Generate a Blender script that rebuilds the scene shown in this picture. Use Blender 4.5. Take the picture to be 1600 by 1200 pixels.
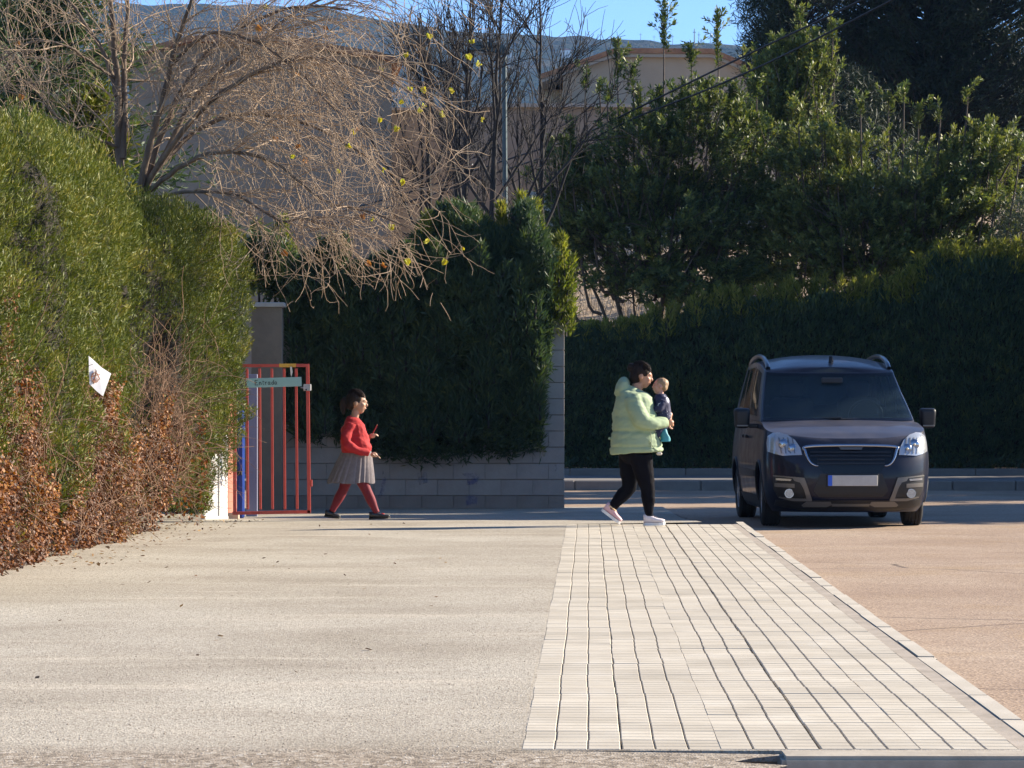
import bpy, bmesh, math
import numpy as np
from mathutils import Vector, Matrix

for _o in list(bpy.data.objects):
    bpy.data.objects.remove(_o, do_unlink=True)
SC = bpy.context.scene
COL = SC.collection
R = math.radians

# ------------------------------------------------------------------ camera
# the photograph: long lens held low (1.11 m above the paving), horizon a little under mid-frame
F, HC, HOR, CX = 5000.0, 1.11, 645.0, 800.0
cam = bpy.data.cameras.new('camera')
cam.sensor_width = 36.0
cam.lens = 36.0 * F / 1600.0
cam.shift_y = 45.0 / 1600.0
cam.clip_start = 0.5
cam.clip_end = 8000
camo = bpy.data.objects.new('camera', cam)
COL.objects.link(camo)
camo.location = (0, 0, HC)
camo.rotation_euler = (R(90), 0, 0)
SC.camera = camo

# ------------------------------------------------------------------ sky and sun
SUN_EL, SUN_AZ = 24.5, 70.0          # azimuth measured from +Y (away from camera) towards +X (right)
wd = bpy.data.worlds.new('World')
SC.world = wd
wd.use_nodes = True
nt = wd.node_tree
for n in list(nt.nodes):
    nt.nodes.remove(n)
sky = nt.nodes.new('ShaderNodeTexSky')
sky.sky_type = 'NISHITA'
sky.sun_disc = False
sky.sun_elevation = R(SUN_EL)
sky.sun_rotation = R(SUN_AZ)
sky.altitude = 1600
sky.air_density = 0.75
sky.dust_density = 0.0
sky.ozone_density = 5.0
bg = nt.nodes.new('ShaderNodeBackground')
bg.inputs['Strength'].default_value = 0.092
wo = nt.nodes.new('ShaderNodeOutputWorld')
nt.links.new(sky.outputs[0], bg.inputs[0])
nt.links.new(bg.outputs[0], wo.inputs[0])

sl = bpy.data.lights.new('sun', 'SUN')
sl.energy = 4.9
sl.angle = R(0.53)
sl.color = (1.0, 0.885, 0.72)
so = bpy.data.objects.new('sun', sl)
COL.objects.link(so)
SUNV = Vector((math.sin(R(SUN_AZ)) * math.cos(R(SUN_EL)), math.cos(R(SUN_AZ)) * math.cos(R(SUN_EL)), math.sin(R(SUN_EL))))
so.rotation_euler = SUNV.to_track_quat('Z', 'Y').to_euler()
so.location = (30, 20, 40)

vs = SC.view_settings
SC.display_settings.display_device = 'sRGB'
vs.view_transform = 'Standard'
vs.look = 'None'
vs.exposure = 1.45
vs.gamma = 1.0
vs.use_curve_mapping = False
cy = SC.cycles
cy.use_denoising = True
try:
    cy.denoiser = 'OPENIMAGEDENOISE'
    cy.denoising_input_passes = 'RGB_ALBEDO_NORMAL'
except Exception:
    pass
cy.max_bounces = 6
cy.diffuse_bounces = 3
cy.glossy_bounces = 3
cy.transmission_bounces = 4
cy.transparent_max_bounces = 6
cy.volume_bounces = 0
cy.sample_clamp_indirect = 4.0

# ------------------------------------------------------------------ helpers
def P(px, py, Y):
    """the point at distance Y that the photograph (1600 x 1200) shows at px, py"""
    return Vector(((px - CX) / F * Y, Y, HC - (py - HOR) / F * Y))

def tag(o, label=None, cat=None, group=None, kind=None):
    if label: o['label'] = label
    if cat: o['category'] = cat
    if group: o['group'] = group
    if kind: o['kind'] = kind
    return o

def empty(name, loc=(0, 0, 0), rz=0.0, label=None, cat=None, group=None):
    o = bpy.data.objects.new(name, None)
    o.empty_display_size = 0.2
    COL.objects.link(o)
    o.location = loc
    o.rotation_euler = (0, 0, rz)
    return tag(o, label, cat, group)

def link(name, me, mat=None, parent=None, smooth=False):
    if mat is not None and len(me.materials) == 0:
        for m in (mat if isinstance(mat, (list, tuple)) else [mat]):
            me.materials.append(m)
    o = bpy.data.objects.new(name, me)
    COL.objects.link(o)
    if parent is not None:
        o.parent = parent
    if smooth:
        me.polygons.foreach_set('use_smooth', np.ones(len(me.polygons), bool))
    return o

def mesh_np(name, V, Q, smooth=False):
    """V (n,3) float; Q (m,k) int faces all of one size"""
    V = np.ascontiguousarray(V, np.float32); Q = np.ascontiguousarray(Q, np.int32)
    me = bpy.data.meshes.new(name)
    m, k = Q.shape
    me.vertices.add(len(V)); me.vertices.foreach_set('co', V.ravel())
    me.loops.add(m * k); me.loops.foreach_set('vertex_index', Q.ravel())
    me.polygons.add(m); me.polygons.foreach_set('loop_start', np.arange(0, m * k, k, dtype=np.int32))
    if smooth:
        me.polygons.foreach_set('use_smooth', np.ones(m, bool))
    me.update(calc_edges=True)
    return me

def face_attr(me, name, arr):
    a = me.attributes.new(name, 'FLOAT', 'FACE')
    a.data.foreach_set('value', np.ascontiguousarray(arr, np.float32))

def mesh_py(name, V, Fc, smooth=False):
    me = bpy.data.meshes.new(name)
    me.from_pydata([tuple(v) for v in V], [], [tuple(f) for f in Fc])
    if smooth:
        me.polygons.foreach_set('use_smooth', np.ones(len(me.polygons), bool))
    me.update()
    return me

class MB:
    """collects shapes in one bmesh"""
    def __init__(s): s.bm = bmesh.new()
    def box(s, c, d, rot=None, bev=0.0):
        r = bmesh.ops.create_cube(s.bm, size=1.0)
        vs_ = r['verts']
        for v in vs_:
            v.co = Vector((v.co.x * d[0], v.co.y * d[1], v.co.z * d[2]))
        if bev > 0:
            es = list({e for v in vs_ for e in v.link_edges})
            rb = bmesh.ops.bevel(s.bm, geom=es, offset=bev, segments=1, affect='EDGES', profile=0.5)
            vs_ = list({v for f in rb['faces'] for v in f.verts} | {v for v in vs_ if v.is_valid})
        M_ = (rot.to_4x4() if rot is not None else Matrix.Identity(4))
        for v in vs_:
            v.co = (M_ @ v.co) + Vector(c)
        return s
    def bar(s, a, b, r, n=8, r2=None):
        a, b = Vector(a), Vector(b)
        d = b - a
        q = d.to_track_quat('Z', 'Y').to_matrix().to_4x4()
        bmesh.ops.create_cone(s.bm, cap_ends=True, segments=n, radius1=r, radius2=r if r2 is None else r2, depth=d.length,
                              matrix=Matrix.Translation((a + b) / 2) @ q)
        return s
    def sqbar(s, a, b, w, h=None):
        a, b = Vector(a), Vector(b)
        d = b - a
        q = d.to_track_quat('Z', 'X').to_matrix()
        return s.box((a + b) / 2, (w, h or w, d.length), q)
    def ball(s, c, r, sc=(1, 1, 1), u=12, v=8):
        bmesh.ops.create_uvsphere(s.bm, u_segments=u, v_segments=v, radius=r,
                                  matrix=Matrix.Translation(c) @ Matrix.Diagonal((*sc, 1)))
        return s
    def prism(s, poly, y0, y1):
        """polygon in xz extruded from y0 to y1"""
        a = [s.bm.verts.new((x, y0, z)) for x, z in poly]
        b = [s.bm.verts.new((x, y1, z)) for x, z in poly]
        n = len(a)
        s.bm.faces.new(a); s.bm.faces.new(b[::-1])
        for i in range(n):
            s.bm.faces.new((a[i], b[i], b[(i + 1) % n], a[(i + 1) % n]))
        return s
    def faces(s, V, Fc):
        vs_ = [s.bm.verts.new(v) for v in V]
        for f in Fc:
            try: s.bm.faces.new([vs_[i] for i in f])
            except ValueError: pass
        return s
    def mesh(s, name, smooth=False):
        me = bpy.data.meshes.new(name)
        bmesh.ops.recalc_face_normals(s.bm, faces=s.bm.faces)
        s.bm.to_mesh(me); s.bm.free()
        if smooth:
            me.polygons.foreach_set('use_smooth', np.ones(len(me.polygons), bool))
        return me
    def build(s, name, mat, parent=None, smooth=False):
        return link(name, s.mesh(name, smooth), mat, parent)

def autosmooth(o, ang=35):
    """sharp edges by angle, without modifiers"""
    me = o.data
    bm = bmesh.new(); bm.from_mesh(me)
    for e in bm.edges:
        e.smooth = not (len(e.link_faces) == 2 and e.calc_face_angle(0) > R(ang))
    for f in bm.faces: f.smooth = True
    bm.to_mesh(me); bm.free()
    return o

def bake(o, drop=True):
    """apply the modifiers of o"""
    dg = bpy.context.evaluated_depsgraph_get()
    dg.update()
    me = bpy.data.meshes.new_from_object(o.evaluated_get(dg))
    o.modifiers.clear()
    old = o.data
    o.data = me
    me.name = old.name
    return o

# ---- noise on arrays
def _hash(ix, iy, iz, seed):
    h = (ix.astype(np.uint64) * np.uint64(374761393) + iy.astype(np.uint64) * np.uint64(668265263)
         + iz.astype(np.uint64) * np.uint64(2147483647) + np.uint64(seed * 9176 + 13)) & np.uint64(0xFFFFFFFF)
    h = ((h ^ (h >> np.uint64(13))) * np.uint64(1274126177)) & np.uint64(0xFFFFFFFF)
    h = (h ^ (h >> np.uint64(16))) & np.uint64(0xFFFFFF)
    return h.astype(np.float64) / float(0xFFFFFF)

def vnoise(p, seed=0):
    p = np.asarray(p, float)
    i = np.floor(p).astype(np.int64); f = p - i
    f = f * f * (3 - 2 * f)
    i = i + 100000
    o = 0
    for dx in (0, 1):
        for dy in (0, 1):
            for dz in (0, 1):
                w = (f[:, 0] if dx else 1 - f[:, 0]) * (f[:, 1] if dy else 1 - f[:, 1]) * (f[:, 2] if dz else 1 - f[:, 2])
                o = o + w * _hash(i[:, 0] + dx, i[:, 1] + dy, i[:, 2] + dz, seed)
    return o * 2 - 1

def fbm(p, seed=0, octv=3):
    a, o, s = 1.0, 0, 1.0
    for k in range(octv):
        o = o + a * vnoise(np.asarray(p) * s, seed + k); a *= .5; s *= 2.03
    return o

def unit(v):
    return v / np.maximum(np.linalg.norm(v, axis=-1, keepdims=True), 1e-9)

def leaves(name, C, D, L, W, rnd, seed=1, fold=0.0, N=None, mid=0.5):
    """one four-cornered leaf per row: base C, direction D, length L, width W; N = preferred face normal"""
    rg = np.random.default_rng(seed)
    n = len(C)
    D = unit(np.asarray(D, float))
    if N is None:
        N = rg.normal(size=(n, 3))
    S = unit(np.cross(D, N))
    L = np.broadcast_to(np.asarray(L, float), (n,))[:, None]; W = np.broadcast_to(np.asarray(W, float), (n,))[:, None]
    U = np.cross(S, D)
    V = np.empty((n, 4, 3), np.float32)
    V[:, 0] = C
    V[:, 1] = C + D * L * mid + S * W * .5 + U * W * fold
    V[:, 2] = C + D * L
    V[:, 3] = C + D * L * mid - S * W * .5 + U * W * fold
    Q = np.arange(n * 4, dtype=np.int32).reshape(n, 4)
    me = mesh_np(name, V.reshape(-1, 3), Q)
    face_attr(me, 'rnd', rnd)
    return me

class Tubes:
    def __init__(s): s.V, s.Q, s.n = [], [], 0
    def add(s, pts, rad, k=4):
        pts = np.asarray(pts, float); m = len(pts)
        rad = np.broadcast_to(np.asarray(rad, float), (m,))
        T = np.gradient(pts, axis=0); T = unit(T)
        ref = np.array([0.31, 0.9, 0.29]) if abs(T[0] @ np.array([0.31, 0.9, 0.29])) < .9 else np.array([1., 0, 0])
        A = unit(np.cross(T, ref)); B = np.cross(T, A)
        an = np.arange(k) * 2 * math.pi / k
        ring = (A[:, None, :] * np.cos(an)[None, :, None] + B[:, None, :] * np.sin(an)[None, :, None]) * rad[:, None, None] + pts[:, None, :]
        s.V.append(ring.reshape(-1, 3))
        i = np.arange(m - 1)[:, None] * k; j = np.arange(k)[None, :]; j2 = (j + 1) % k
        q = np.stack([i + j, i + j2, i + k + j2, i + k + j], -1).reshape(-1, 4) + s.n
        s.Q.append(q); s.n += m * k
    def mesh(s, name):
        return mesh_np(name, np.concatenate(s.V), np.concatenate(s.Q), smooth=True)

def curve_pts(P0, m):
    """smooth polyline through control points (Catmull-Rom), m samples"""
    Pn = np.asarray([tuple(p) for p in P0], float)
    Pn = np.vstack([2 * Pn[0] - Pn[1], Pn, 2 * Pn[-1] - Pn[-2]])
    t = np.linspace(0, len(Pn) - 3 - 1e-6, m); i = t.astype(int); f = (t - i)[:, None]
    a, b, c, d = Pn[i], Pn[i + 1], Pn[i + 2], Pn[i + 3]
    return .5 * ((2 * b) + (-a + c) * f + (2 * a - 5 * b + 4 * c - d) * f ** 2 + (-a + 3 * b - 3 * c + d) * f ** 3)

# ---- materials
def newmat(name):
    m = bpy.data.materials.new(name); m.use_nodes = True
    t = m.node_tree
    b = t.nodes['Principled BSDF']
    return m, t, b

def N_(t, typ, **kw):
    n = t.nodes.new(typ)
    for k, v in kw.items():
        setattr(n, k, v)
    return n

def ramp(t, fac, stops, interp='LINEAR'):
    n = t.nodes.new('ShaderNodeValToRGB')
    n.color_ramp.interpolation = interp
    e = n.color_ramp.elements
    while len(e) < len(stops): e.new(0.5)
    for i, (p, c) in enumerate(stops):
        e[i].position = p; e[i].color = (*c, 1) if len(c) == 3 else c
    t.links.new(fac, n.inputs[0])
    return n.outputs[0]

def noise(t, vec, scale, detail=4, rough=.6, dist=0.0):
    n = t.nodes.new('ShaderNodeTexNoise')
    n.inputs['Scale'].default_value = scale; n.inputs['Detail'].default_value = detail
    n.inputs['Roughness'].default_value = rough; n.inputs['Distortion'].default_value = dist
    if vec is not None: t.links.new(vec, n.inputs['Vector'])
    return n.outputs['Fac']

def vec_scaled(t, s, kind='Object'):
    c = t.nodes.new('ShaderNodeTexCoord'); m = t.nodes.new('ShaderNodeMapping')
    m.inputs['Scale'].default_value = s
    t.links.new(c.outputs[kind], m.inputs['Vector'])
    return m.outputs[0]

def mixc(t, fac, a, b, mode='MIX'):
    n = t.nodes.new('ShaderNodeMix'); n.data_type = 'RGBA'; n.blend_type = mode
    for s, v in ((0, fac), (6, a), (7, b)):
        if hasattr(v, 'is_output'): t.links.new(v, n.inputs[s])
        elif s == 0: n.inputs[0].default_value = v
        else: n.inputs[s].default_value = (*v, 1)
    return n.outputs[2]

def mathn(t, op, a, b=0.0):
    n = t.nodes.new('ShaderNodeMath'); n.operation = op
    for i, v in enumerate((a, b)):
        if hasattr(v, 'is_output'): t.links.new(v, n.inputs[i])
        else: n.inputs[i].default_value = v
    return n.outputs[0]

def bump(t, b, h, strength=.3, dist=.01):
    n = t.nodes.new('ShaderNodeBump')
    n.inputs['Strength'].default_value = strength; n.inputs['Distance'].default_value = dist
    t.links.new(h, n.inputs['Height']); t.links.new(n.outputs[0], b.inputs['Normal'])

def simple(name, col, rough=.6, metal=0.0, col2=None, nscale=6.0, bscale=None, bstr=.2, bdist=.004, spec=.5, coat=0.0, stretch=(1, 1, 1), lo=.35, hi=.65):
    """plain surface with mottling towards col2 and fine relief"""
    m, t, b = newmat(name)
    b.inputs['Roughness'].default_value = rough; b.inputs['Metallic'].default_value = metal
    b.inputs['Specular IOR Level'].default_value = spec
    b.inputs['Coat Weight'].default_value = coat
    b.inputs['Base Color'].default_value = (*col, 1)
    if col2 is not None or bscale:
        v = vec_scaled(t, stretch)
    if col2 is not None:
        f = noise(t, v, nscale, 5, .65)
        t.links.new(ramp(t, f, [(lo, col), (hi, col2)]), b.inputs['Base Color'])
    if bscale:
        bump(t, b, noise(t, v, bscale, 4, .6), bstr, bdist)
    return m

def foliage(name, stops, rough=.55, trans=.3, tcol=(1.1, 1.15, .5), cl=1.2, spec=.3, clump=.5):
    """leaf colours chosen leaf by leaf (rnd) and clump by clump, some light passing through"""
    m, t, b = newmat(name)
    a = N_(t, 'ShaderNodeAttribute', attribute_name='rnd')
    v = vec_scaled(t, (1, 1, 1))
    f = noise(t, v, cl, 3, .6)
    f2 = mathn(t, 'MULTIPLY', mathn(t, 'SUBTRACT', f, .5), clump * 2)
    fac = mathn(t, 'ADD', a.outputs['Fac'], f2)
    c = ramp(t, fac, stops)
    t.links.new(c, b.inputs['Base Color'])
    b.inputs['Roughness'].default_value = rough
    b.inputs['Specular IOR Level'].default_value = spec
    tr = t.nodes.new('ShaderNodeBsdfTranslucent')
    t.links.new(mixc(t, 1.0, c, tcol, 'MULTIPLY'), tr.inputs[0])
    mx = t.nodes.new('ShaderNodeMixShader'); mx.inputs[0].default_value = trans
    out = t.nodes['Material Output']
    t.links.new(b.outputs[0], mx.inputs[1]); t.links.new(tr.outputs[0], mx.inputs[2])
    t.links.new(mx.outputs[0], out.inputs['Surface'])
    return m
# ================================================================== THE SETTING
rng = np.random.default_rng(7)
KX = 0.024                                   # the paving runs 1.4 degrees to the right of the view
def sx(off, Y): return off + KX * Y          # lateral position of a line parallel to the paving

# ------------------------------------------------------------------ ground, road
def mat_concrete_lot():
    m, t, b = newmat('exposed_aggregate_concrete')
    v = vec_scaled(t, (1, 1, 1))
    big = noise(t, v, .55, 5, .6, .4)
    base = ramp(t, big, [(.3, (.36, .325, .265)), (.5, (.445, .41, .345)), (.7, (.53, .50, .43))])
    stk = noise(t, vec_scaled(t, (.35, 2.2, 1)), 1.1, 4, .6, .6)
    base = mixc(t, ramp(t, stk, [(.56, (0, 0, 0)), (.72, (.7, .7, .7))]), base, (.60, .55, .46))
    v2 = N_(t, 'ShaderNodeTexVoronoi'); v2.inputs['Scale'].default_value = 120
    t.links.new(v, v2.inputs['Vector'])
    cellc = ramp(t, v2.outputs['Color'], [(.05, (.22, .19, .16)), (.3, (.66, .62, .56)), (.6, (.95, .92, .88)), (.95, (1.25, 1.2, 1.14))])
    base = mixc(t, .75, base, cellc, 'MULTIPLY')
    sp = noise(t, v, 34, 3, .7)
    base = mixc(t, ramp(t, sp, [(.57, (0, 0, 0)), (.68, (.8, .8, .8))]), base, (.13, .10, .075))
    # broken outer edge of the yard: coarser, dirtier stone
    gp = N_(t, 'ShaderNodeNewGeometry'); sp3 = N_(t, 'ShaderNodeSeparateXYZ'); t.links.new(gp.outputs['Position'], sp3.inputs[0])
    ed = mathn(t, 'ADD', sp3.outputs['Y'], mathn(t, 'MULTIPLY', noise(t, v, 5, 4, .7), .5))
    edge = ramp(t, mathn(t, 'MULTIPLY', mathn(t, 'SUBTRACT', ed, 10.2), 1.0), [(.45, (1, 1, 1)), (.75, (0, 0, 0))])
    vq = N_(t, 'ShaderNodeTexVoronoi'); vq.inputs['Scale'].default_value = 48; t.links.new(v, vq.inputs['Vector'])
    coarse = ramp(t, vq.outputs['Color'], [(.1, (.11, .085, .06)), (.45, (.28, .225, .165)), (.75, (.38, .32, .25)), (.95, (.52, .47, .40))])
    base = mixc(t, mathn(t, 'MULTIPLY', edge, .85), base, coarse)
    t.links.new(base, b.inputs['Base Color'])
    b.inputs['Roughness'].default_value = .85
    b.inputs['Specular IOR Level'].default_value = .2
    h = mathn(t, 'ADD', v2.outputs['Distance'], mathn(t, 'MULTIPLY', sp, 1.2))
    bump(t, b, h, .4, .006)
    return m

def mat_road():
    m, t, b = newmat('worn_reddish_asphalt')
    v = vec_scaled(t, (1, 1, 1))
    big = noise(t, v, .35, 5, .6, .3)
    base = ramp(t, big, [(.3, (.28, .20, .145)), (.5, (.36, .27, .20)), (.72, (.43, .34, .26))])
    v2 = N_(t, 'ShaderNodeTexVoronoi'); v2.inputs['Scale'].default_value = 60
    t.links.new(v, v2.inputs['Vector'])
    cc = ramp(t, v2.outputs['Color'], [(.1, (.5, .46, .42)), (.5, (.95, .93, .9)), (.9, (1.3, 1.3, 1.25))])
    base = mixc(t, .6, base, cc, 'MULTIPLY')
    st = noise(t, vec_scaled(t, (.5, .5, 1)), 1.6, 4, .6)
    base = mixc(t, ramp(t, st, [(.55, (0, 0, 0)), (.75, (.45, .45, .45))]), base, (.30, .19, .08))
    sp = noise(t, v, 26, 3, .7)
    base = mixc(t, ramp(t, sp, [(.60, (0, 0, 0)), (.72, (.6, .6, .6))]), base, (.10, .07, .055))
    # cracks
    vc = N_(t, 'ShaderNodeTexVoronoi', feature='DISTANCE_TO_EDGE'); vc.inputs['Scale'].default_value = .22
    wv = N_(t, 'ShaderNodeMix', data_type='RGBA'); wv.inputs[0].default_value = .12
    nz = N_(t, 'ShaderNodeTexNoise'); nz.inputs['Scale'].default_value = 1.2; nz.inputs['Detail'].default_value = 5
    t.links.new(v, nz.inputs['Vector']); t.links.new(v, wv.inputs[6]); t.links.new(nz.outputs['Color'], wv.inputs[7])
    t.links.new(wv.outputs[2], vc.inputs['Vector'])
    base = mixc(t, ramp(t, vc.outputs['Distance'], [(.0, (.85, .85, .85)), (.0016, (.6, .6, .6)), (.0032, (0, 0, 0))]), base, (.055, .04, .035))
    t.links.new(base, b.inputs['Base Color'])
    b.inputs['Roughness'].default_value = .85; b.inputs['Specular IOR Level'].default_value = .25
    bump(t, b, mathn(t, 'ADD', v2.outputs['Distance'], sp), .4, .008)
    return m

MLOT, MROAD = mat_concrete_lot(), mat_road()
mearth = simple('dry_earth', (.20, .15, .10), .95, col2=(.30, .24, .17), nscale=.6, bscale=8, bstr=.4, bdist=.03)

def sheet(name, xs, ys, zf, mat, label=None):
    X, Y = np.meshgrid(xs, ys)
    V = np.stack([X, Y, zf(X, Y)], -1).reshape(-1, 3)
    nx, ny = len(xs), len(ys)
    i = np.arange(ny - 1)[:, None] * nx + np.arange(nx - 1)[None, :]
    Q = np.stack([i, i + 1, i + nx + 1, i + nx], -1).reshape(-1, 4)
    o = link(name, mesh_np(name, V, Q, True), mat)
    tag(o, label, kind='structure')
    return o

sheet('ground', np.linspace(-1100, 1100, 12), np.linspace(-12, 2450, 14), lambda X, Y: 0 * X - .30, mearth, 'flat dry earth around the street')
sheet('road', np.linspace(-26, 34, 61), np.concatenate([np.linspace(-8, 54.6, 64)]),
      lambda X, Y: -.125 + .004 * np.sin(X * 1.3 + Y * .6), MROAD, 'worn reddish asphalt road with fine cracks')

# the gravelly concrete yard on the left: flat, then dipping to the road beyond the gate
def lot_z(X, Y):
    z = np.where(Y < 32.6, 0.0, -0.095 * np.clip((Y - 32.6) / 4.0, 0, 1))
    n = fbm(np.stack([X.ravel() * 1.3, Y.ravel() * .9, 0 * X.ravel()], 1), 5, 3).reshape(X.shape)
    z = z + n * .002
    z = np.where(Y < 10.56, -(10.56 - Y) * .028 + n * .006 - .002, z)
    return z
ys = np.concatenate([np.linspace(8.0, 13, 60), np.linspace(13.2, 41.0, 90)])
Xn = np.linspace(0, 1, 70)
V = np.empty((len(ys), len(Xn), 3))
for i, y in enumerate(ys):
    right = sx(-.232, y) if y > 10.53 else .80 + .10 * math.sin(y * 23)
    if y > 31.9: right = sx(-.232, 31.9) + min(1.0, (y - 31.9) / .5) * 1.4
    V[i, :, 0] = -7.5 + (right + 7.5) * Xn; V[i, :, 1] = y
V[:, :, 2] = lot_z(V[:, :, 0], V[:, :, 1])
i = np.arange(len(ys) - 1)[:, None] * len(Xn) + np.arange(len(Xn) - 1)[None, :]
Q = np.stack([i, i + 1, i + len(Xn) + 1, i + len(Xn)], -1).reshape(-1, 4)
yard = tag(link('yard', mesh_np('yard', V.reshape(-1, 3), Q, True), MLOT), 'pale exposed aggregate concrete yard', kind='structure')

# loose stones and leaf crumbs on the yard
def scatter_stones():
    n = 26000
    y = 10.05 + (rng.random(n) ** 1.7) * 17
    x = -4.4 + rng.random(n) * (sx(-.25, y) + 4.4)
    s = .0018 + .0030 * rng.random(n) ** 4
    c = np.stack([x, y, lot_z(x, y) + s * .25], 1)
    o = np.array([[1, 0, 0], [0, 1, 0], [-1, 0, 0], [0, -1, 0], [0, 0, .7], [0, 0, -.7]])
    V = c[:, None, :] + o[None] * (s[:, None, None] * (.6 + .8 * rng.random((n, 6, 1))))
    f = np.array([[0, 1, 4], [1, 2, 4], [2, 3, 4], [3, 0, 4]])
    Q = (np.arange(n)[:, None, None] * 6 + f[None]).reshape(-1, 3)
    me = mesh_np('gravel', V.reshape(-1, 3), Q)
    face_attr(me, 'rnd', np.repeat(rng.random(n), 4))
    m, t, b = newmat('gravel_stone')
    a = N_(t, 'ShaderNodeAttribute', attribute_name='rnd')
    t.links.new(ramp(t, a.outputs['Fac'], [(0, (.14, .115, .09)), (.25, (.36, .30, .23)), (.7, (.48, .42, .34)), (1, (.60, .56, .50))]), b.inputs['Base Color'])
    b.inputs['Roughness'].default_value = .8
    tag(link('gravel', me, m), 'loose small stones on the pale concrete yard', kind='stuff')
scatter_stones()

def scatter_litter():
    n = 460
    y = 11 + rng.random(n) * 22
    x = -3.6 + rng.random(n) ** 1.8 * 3.2
    near = rng.random(n) < .8
    y = np.where(near, 23 + rng.random(n) * 10.5, y)
    x = np.where(near, -3.62 + (y - 22.9) * .03 + rng.random(n) ** 2 * .7, x)
    C = np.stack([x, y, lot_z(x, y) + .006], 1)
    D = np.stack([rng.normal(size=n), rng.normal(size=n), .25 * rng.random(n)], 1)
    me = leaves('fallen_leaves', C, D, .02 + .03 * rng.random(n), .015 + .015 * rng.random(n), rng.random(n), 4,
                N=np.stack([.4 * rng.normal(size=n), .4 * rng.normal(size=n), np.ones(n)], 1))
    m = foliage('dry_leaf_litter', [(0, (.09, .05, .025)), (.5, (.22, .12, .05)), (1, (.36, .24, .10))], trans=.1, tcol=(1, 1, 1))
    tag(link('fallen_leaves', me, m), 'brown leaf crumbs lying on the yard by the hedge foot', kind='stuff')
scatter_litter()

# ------------------------------------------------------------------ paving: 33 x 30 cm tiles of nine pads
def mat_tile():
    m, t, b = newmat('cement_tile')
    oi = N_(t, 'ShaderNodeObjectInfo')
    v = vec_scaled(t, (1, 1, 1), 'Object')
    cg = N_(t, 'ShaderNodeNewGeometry')
    f = noise(t, cg.outputs['Position'], 2.3, 5, .65)
    base = ramp(t, f, [(.3, (.46, .41, .325)), (.55, (.535, .485, .395)), (.75, (.60, .555, .465))])
    base = mixc(t, .35, base, ramp(t, oi.outputs['Random'], [(0, (.66, .64, .60)), (.5, (1, .98, .95)), (1, (1.14, 1.12, 1.08))]), 'MULTIPLY')
    g = noise(t, cg.outputs['Position'], 130, 3, .7)
    base = mixc(t, ramp(t, g, [(.62, (0, 0, 0)), (.74, (.5, .5, .5))]), base, (.25, .2, .15))
    st = noise(t, cg.outputs['Position'], 9, 4, .7, .5)
    base = mixc(t, ramp(t, st, [(.64, (0, 0, 0)), (.76, (.4, .4, .4))]), base, (.30, .25, .19))
    t.links.new(base, b.inputs['Base Color'])
    b.inputs['Roughness'].default_value = .8; b.inputs['Specular IOR Level'].default_value = .25
    bump(t, b, noise(t, cg.outputs['Position'], 60, 4, .7), .25, .004)
    return m
MTILE = mat_tile()
MMORTAR = simple('mortar', (.30, .255, .20), .9, col2=(.42, .36, .29), nscale=5, bscale=40, bstr=.4, bdist=.005)
MKERB = simple('kerb_concrete', (.40, .36, .29), .85, col2=(.52, .47, .385), nscale=2.5, bscale=35, bstr=.3, bdist=.005, lo=.3, hi=.7)

TW, TD = .33, .30
def tile_geo(j=0):
    """nine chamfered pads on a slab"""
    V, Fc = [], []
    def add(v, f):
        o = len(V); V.extend(v); Fc.extend([[o + q for q in ff] for ff in f])
    w, d, h = TW / 2 - .001, TD / 2 - .001, -.0058
    add([(-w, -d, h), (w, -d, h), (w, d, h), (-w, d, h), (-w, -d, -.04), (w, -d, -.04), (w, d, -.04), (-w, d, -.04)],
        [(0, 1, 2, 3), (0, 4, 5, 1), (1, 5, 6, 2), (2, 6, 7, 3), (3, 7, 4, 0)])
    pw, pd = TW / 3, TD / 3
    for a in range(3):
        for c in range(3):
            x, y = (a - 1) * pw, (c - 1) * pd
            gx, gy, t_ = .0014, .0022, .0034
            X0, X1, Y0, Y1 = x - pw / 2 + gx, x + pw / 2 - gx, y - pd / 2 + gy, y + pd / 2 - gy
            add([(X0, Y0, h + .0005), (X1, Y0, h + .0005), (X1, Y1, h + .0005), (X0, Y1, h + .0005),
                 (X0 + t_, Y0 + .0032, 0), (X1 - t_, Y0 + .0032, 0), (X1 - t_, Y1 - .0017, 0), (X0 + t_, Y1 - .0017, 0)],
                [(4, 5, 6, 7), (0, 1, 5, 4), (1, 2, 6, 5), (2, 3, 7, 6), (3, 0, 4, 7)])
    return V, Fc
tv, tf = tile_geo()
tile_me = mesh_py('paving_tile', tv, tf); tile_me.materials.append(MTILE)
MJOINT = simple('joint_dirt', (.10, .08, .06), .95, col2=(.17, .14, .11), nscale=9)
tile_me.materials.append(MJOINT); tile_me.polygons[0].material_index = 1

Y0 = 10.42 + .14
NR, NC = 71, 5
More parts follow.
